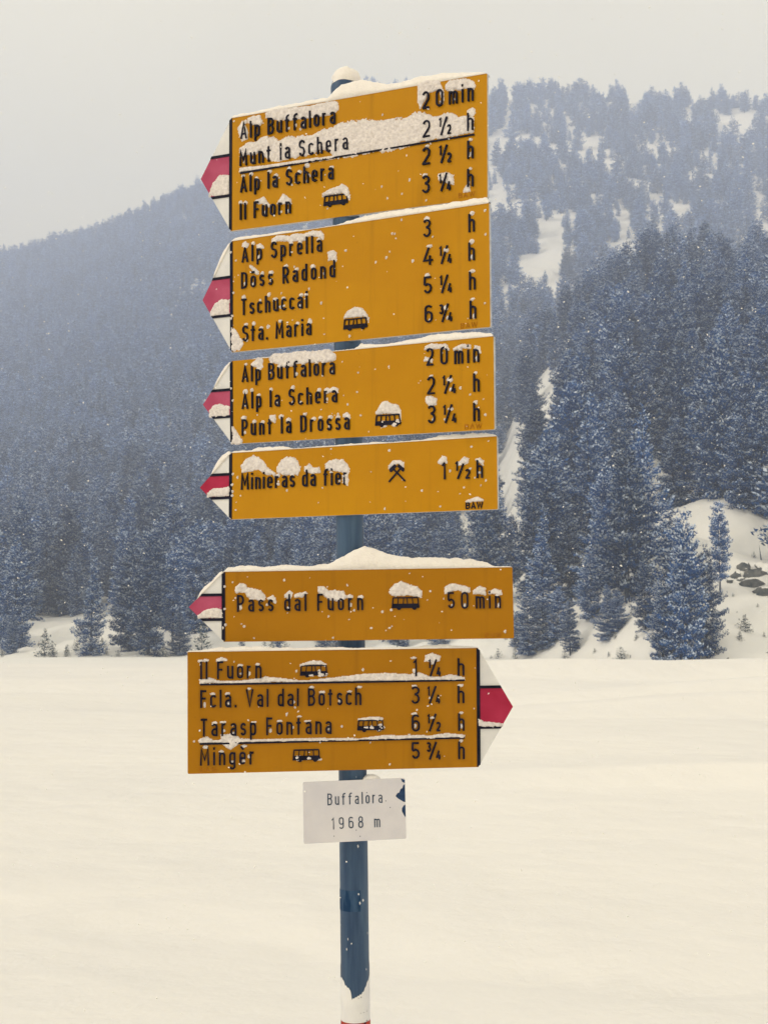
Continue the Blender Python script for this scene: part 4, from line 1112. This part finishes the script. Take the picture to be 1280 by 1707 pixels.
for k, (yaw, tilt, roll, W_, H_, cen, side, reach, band, mat, redm, lab) in enumerate(BD):
    R_ = (Matrix.Rotation(math.radians(yaw), 3, 'Z') @ Matrix.Rotation(math.radians(tilt), 3, 'X') @ Matrix.Rotation(math.radians(roll), 3, 'Y')).to_4x4()
    Mw = Matrix.Translation(Vector((cen[0], cen[1], cen[2] + CAM_H))) @ R_
    hw, hh_ = W_ / 2, H_ / 2
    b = Builder()
    r_ = 3.0
    def rc(cx, cz, a0): return [(cx + r_ * math.cos(a0 + i * math.pi / 6), cz + r_ * math.sin(a0 + i * math.pi / 6)) for i in range(4)]
    out_ = rc(hw - r_, hh_ - r_, 0) + rc(-hw + r_, hh_ - r_, math.pi / 2) + rc(-hw + r_, -hh_ + r_, math.pi) + rc(hw - r_, -hh_ + r_, 1.5 * math.pi)
    if side < 0: out_ = rc(hw - r_, hh_ - r_, 0) + [(-hw, hh_), (-hw, -hh_)] + rc(hw - r_, -hh_ + r_, 1.5 * math.pi)
    if side > 0: out_ = rc(-hw + r_, hh_ - r_, math.pi / 2) + rc(-hw + r_, -hh_ + r_, math.pi) + [(hw, -hh_), (hw, hh_)]
    th = 9.0 if k < 6 else 3.0
    b.prism(out_, 0, th)
    me = mesh('board', np.array(b.v) / 1000, b.f, [M[mat], M['metal']], False, [0 if i == 0 else 1 for i in range(len(b.f))])
    bd = obj('direction_board' if k < 6 else 'place_plate', me, post, label=lab)
    bd.matrix_parent_inverse = post.matrix_world.inverted()
    bd.matrix_world = Mw
    blobs = []
    rows = {}
    for (kk, t_, x0, x1, bs) in LINES:
        if kk != k: continue
        bb = None
        if k < 6 and x0 > 100:
            key = round(bs / 12)
            key = next((q_[0] for q_ in rows if abs(rows[q_][2] - bs) < 9), key)
            key = (key, t_ == 'h'); rows.setdefault(key, [Builder(), '', bs]); bb = rows[key][0]; rows[key][1] += ' ' + t_
        tops = text_line(bd, t_, x0, x1, bs, CAPH[k], M['black'] if k < 6 else M['plate_ink'], proud=(4.8 if k == 0 else 3.5) if k < 6 else .3,
                         label='raised black lettering reading ' + t_ if len(t_) > 2 and k < 6 else None, natural=(t_ == '1'), weight=.84 if k < 6 else .8, b=bb)
        if k < 6:
            amt = {0: .75, 1: .8, 2: .8, 3: .25, 4: .45, 5: .55}[k]; sz = {0: 1, 1: 1.1, 2: 1, 3: .8, 4: .8, 5: .55}[k]
            for (u0, u1, tp, bt) in tops:
                if random.random() < amt:
                    blobs.append(((u0 + u1) / 2 + random.uniform(-3, 3), tp + random.uniform(.5, 3) * sz, random.uniform(3.5, 6.5), random.uniform(2.5, 5.5) * sz))
                if random.random() < amt * .5 and u1 - u0 > 9:
                    blobs.append(((u0 + u1) / 2 + random.uniform(-1, 3), bt + random.uniform(5, 12), random.uniform(2, 4), random.uniform(2, 5.5)))
    for b_, t_, _ in rows.values():
        b_.build('walking_time' if t_ != ' h' else 'hour_sign', M['black'], bd, label='raised black walking time reading' + t_ if t_ != ' h' else None)
    for (kk, x0, x1, z0, z1) in BUSES:
        if kk == k:
            bus(bd, x0, x1, z0, z1)
            if k in (2, 5):
                for _ in range(5): blobs.append((random.uniform(x0 + 10, x1), random.uniform(z0 + 2, z0 + 12), random.uniform(3, 7), random.uniform(2, 5)))
    if k == 3: hammers(bd, 72.6, 111.4, -9.5, 27.5)
    for (kk, x0, x1, z0, z1) in RULES:
        if kk == k:
            b = Builder(); b.stroke([(x0, z0), (x1, z1)], 3.6, -3.0, 0); b.build('divider_line', M['black'], bd)
    for (kk, x0, x1, z0, cap, mm) in MARKS:
        if kk == k:
            text_line(bd, 'BAW', x0, x1, z0, cap, M[mm], proud=.8 if mm == 'ghost' else 1.2, name='maker_mark', weight=1.0 if mm == 'ghost' else 1.7)
    if side:
        sg = side
        b = Builder(); b.prism([(sg * hw, hh_), (sg * hw, -hh_), (sg * (hw + reach), 0)], .8, th)
        tip = b.build('arrow_tip', M['white'], bd)
        def xe(z_): return sg * (hw + reach * (1 - abs(z_) / hh_))
        z1, z0 = band
        b = Builder(); b.prism([(sg * hw, z1), (sg * hw, z0), (xe(z0), z0), (sg * (hw + reach), 0), (xe(z1), z1)], 0.0, 1.0); b.build('red_band', M[redm], bd)
        for zc in (z1, z0):
            b = Builder(); b.prism([(sg * hw, zc - 3), (sg * hw, zc + 3), (xe(zc + 3), zc + 3), (xe(zc - 3), zc - 3)], -1.6, .9); b.build('band_line', M['black'], bd)
        b = Builder(); b.prism([(sg * (hw - 3.5), hh_ - .3), (sg * (hw - 3.5), -hh_ + .3), (sg * (hw + 4), -hh_ + 5.5), (sg * (hw + 4), hh_ - 5.5)], -1.2, .85); b.build('edge_strip', M['black'], bd)
        if k in TIPSNOW:
            A_ = Vector((-hw, hh_)); Bp = Vector((-hw - reach, 0))
            pr = [(-hw - reach * q_, h_) for q_, h_ in TIPSNOW[k]][::-1]
            snow_cap(bd, pr, lambda u, hw=hw, hh_=hh_, reach=reach: hh_ * (1 - (-hw - u) / reach) - 1, 70 + k, depth=9, grow=.1)
    # clamp behind the board, round the post
    if k < 7:
        b = Builder(); b.prism([(-48, -min(14, hh_ * .4)), (48, -min(14, hh_ * .4)), (48, min(14, hh_ * .4)), (-48, min(14, hh_ * .4))], th + .3, th + 4)
        cl = b.build('clamp', M['metal'], bd)
        cl.location.x = (-.0740 - cen[0])
    if k < 6:
        for _ in range(26):
            q_ = random.uniform(.9, 2.4)
            blobs.append((random.uniform(-hw + 6, hw - 6), random.uniform(-hh_ + 5, hh_ - 5), q_, q_ * random.uniform(.8, 1.6)))
        if k in (1, 4, 3, 2):
            for _ in range(5): blobs.append((random.uniform(-hw - 2, -hw + 5), random.uniform(-hh_, hh_), 2.5, 3))
        crust(bd, blobs, BANDS[k], 200 + k * 13, (-hw - reach - 10, hw + reach + 5), (-hh_ - 4, hh_ + 8))
        snow_cap(bd, CAPS[k], lambda u, h0=hh_: h0 - .5 + 0 * u, 40 + k, depth=9 if k else 22)
    else:
        # bare dark patches where the white film has come off
        for pts in ([(108, 63 - 4), (99, 62), (102, 55), (106, 53), (108, 52)], [(108, 50), (104, 48), (102, 42), (98, 40), (95, 33), (91, 32), (87, 26), (92, 21), (97, 18), (103, 14), (108, 13)],
                    [(108, 8), (104, 6), (100, 0), (100, -6), (104, -14), (108, -19)]):
            b = Builder(); b.prism([(min(p[0], 107.6), p[1]) for p in pts], -.35, 0); b.build('peeled_patch', M['peel'], bd)
        b = Builder()
        for (cx, cz) in ((26, 36), (66, 17), (10, -53), (-45, -50), (2, -40), (75, 3)):
            b.prism([(cx + 1.1 * math.cos(i), cz + 1.1 * math.sin(i)) for i in range(6)], -.25, 0)
        b.build('dirt_speck', M['plate_ink'], bd, kind='stuff')

# a little snow caught on the clamp between lowest board and plate
cl_s = lathe([(.001, .0), (.020, .0), (.024, .006), (.019, .014), (.010, .019), (.001, .020)], 20)
o = obj('snow_cap', mesh('snow_cap', cl_s[0], cl_s[1], [M['cap']], True), post, kind='stuff')
o.matrix_parent_inverse = post.matrix_world.inverted()
o.location = (-.028, 2.600, -.300 + CAM_H)

# ------------------------------------------------------------------ falling snow
nfl = 7500
yv = 1.7 + 30 * rng.random(nfl) ** 2.0
tx = rng.uniform(-.60, .60, nfl); tz = rng.uniform(-.42, .62, nfl)
fx, fy, fz = tx * yv, yv, CAM_H + tz * yv
okf = fz > .05
fx, fy, fz = fx[okf], fy[okf], fz[okf]
okf = ~((np.abs(fy - 2.6) < .25) & (np.abs(fx + .07) < .6))
fx, fy, fz = fx[okf], fy[okf], fz[okf]
g_ = (1 + 5 ** .5) / 2
base = np.array([(-1, g_, 0), (1, g_, 0), (-1, -g_, 0), (1, -g_, 0), (0, -1, g_), (0, 1, g_), (0, -1, -g_), (0, 1, -g_), (g_, 0, -1), (g_, 0, 1), (-g_, 0, -1), (-g_, 0, 1)], float) / 1.902
tri = np.array([(0, 11, 5), (0, 5, 1), (0, 1, 7), (0, 7, 10), (0, 10, 11), (1, 5, 9), (5, 11, 4), (11, 10, 2), (10, 7, 6), (7, 1, 8), (3, 9, 4), (3, 4, 2), (3, 2, 6), (3, 6, 8), (3, 8, 9), (4, 9, 5), (2, 4, 11), (6, 2, 10), (8, 6, 7), (9, 8, 1)])
n = len(fx)
rad = rng.uniform(.0010, .0029, n) * np.clip(fy / 4, .55, 1.3)
sc3 = rng.uniform(.5, 1.3, (n, 1, 3)) * rad[:, None, None]
bv = base[None] * sc3 * rng.uniform(.75, 1.2, (n, 12, 1))
sh = rng.uniform(-.6, .6, n)
bv[:, :, 0] += bv[:, :, 2] * sh[:, None]
bv = bv + np.stack([fx, fy, fz], 1)[:, None, :]
ff = (np.arange(n)[:, None, None] * 12 + tri[None]).reshape(-1, 3)
obj('falling_snow', mesh('falling_snow', bv.reshape(-1, 3), ff, [M['flake']], True), kind='stuff', label='loose snowflakes drifting down through the air')

# ------------------------------------------------------------------ haze
hz_m = bpy.data.materials.new('haze'); hz_m.use_nodes = True
t_ = hz_m.node_tree; t_.nodes.clear()
o_ = t_.nodes.new('ShaderNodeOutputMaterial'); pv = t_.nodes.new('ShaderNodeVolumePrincipled')
pv.inputs['Color'].default_value = (0.69, 0.77, 1.0, 1)
pv.inputs['Density'].default_value = 0.00090
pv.inputs['Anisotropy'].default_value = 0.0
t_.links.new(pv.outputs[0], o_.inputs['Volume'])
hx, hy0, hy1, hz0, hz1 = 2700, -520, 1650, -400, 660
vv = [(sx * hx, y_, z_) for z_ in (hz0, hz1) for y_ in (hy0, hy1) for sx in (-1, 1)]
ff = [(0, 2, 3, 1), (4, 5, 7, 6), (0, 1, 5, 4), (2, 6, 7, 3), (0, 4, 6, 2), (1, 3, 7, 5)]
obj('haze', mesh('haze', vv, ff, [hz_m]), kind='stuff', label='pale blue snowy air fading the far slopes')
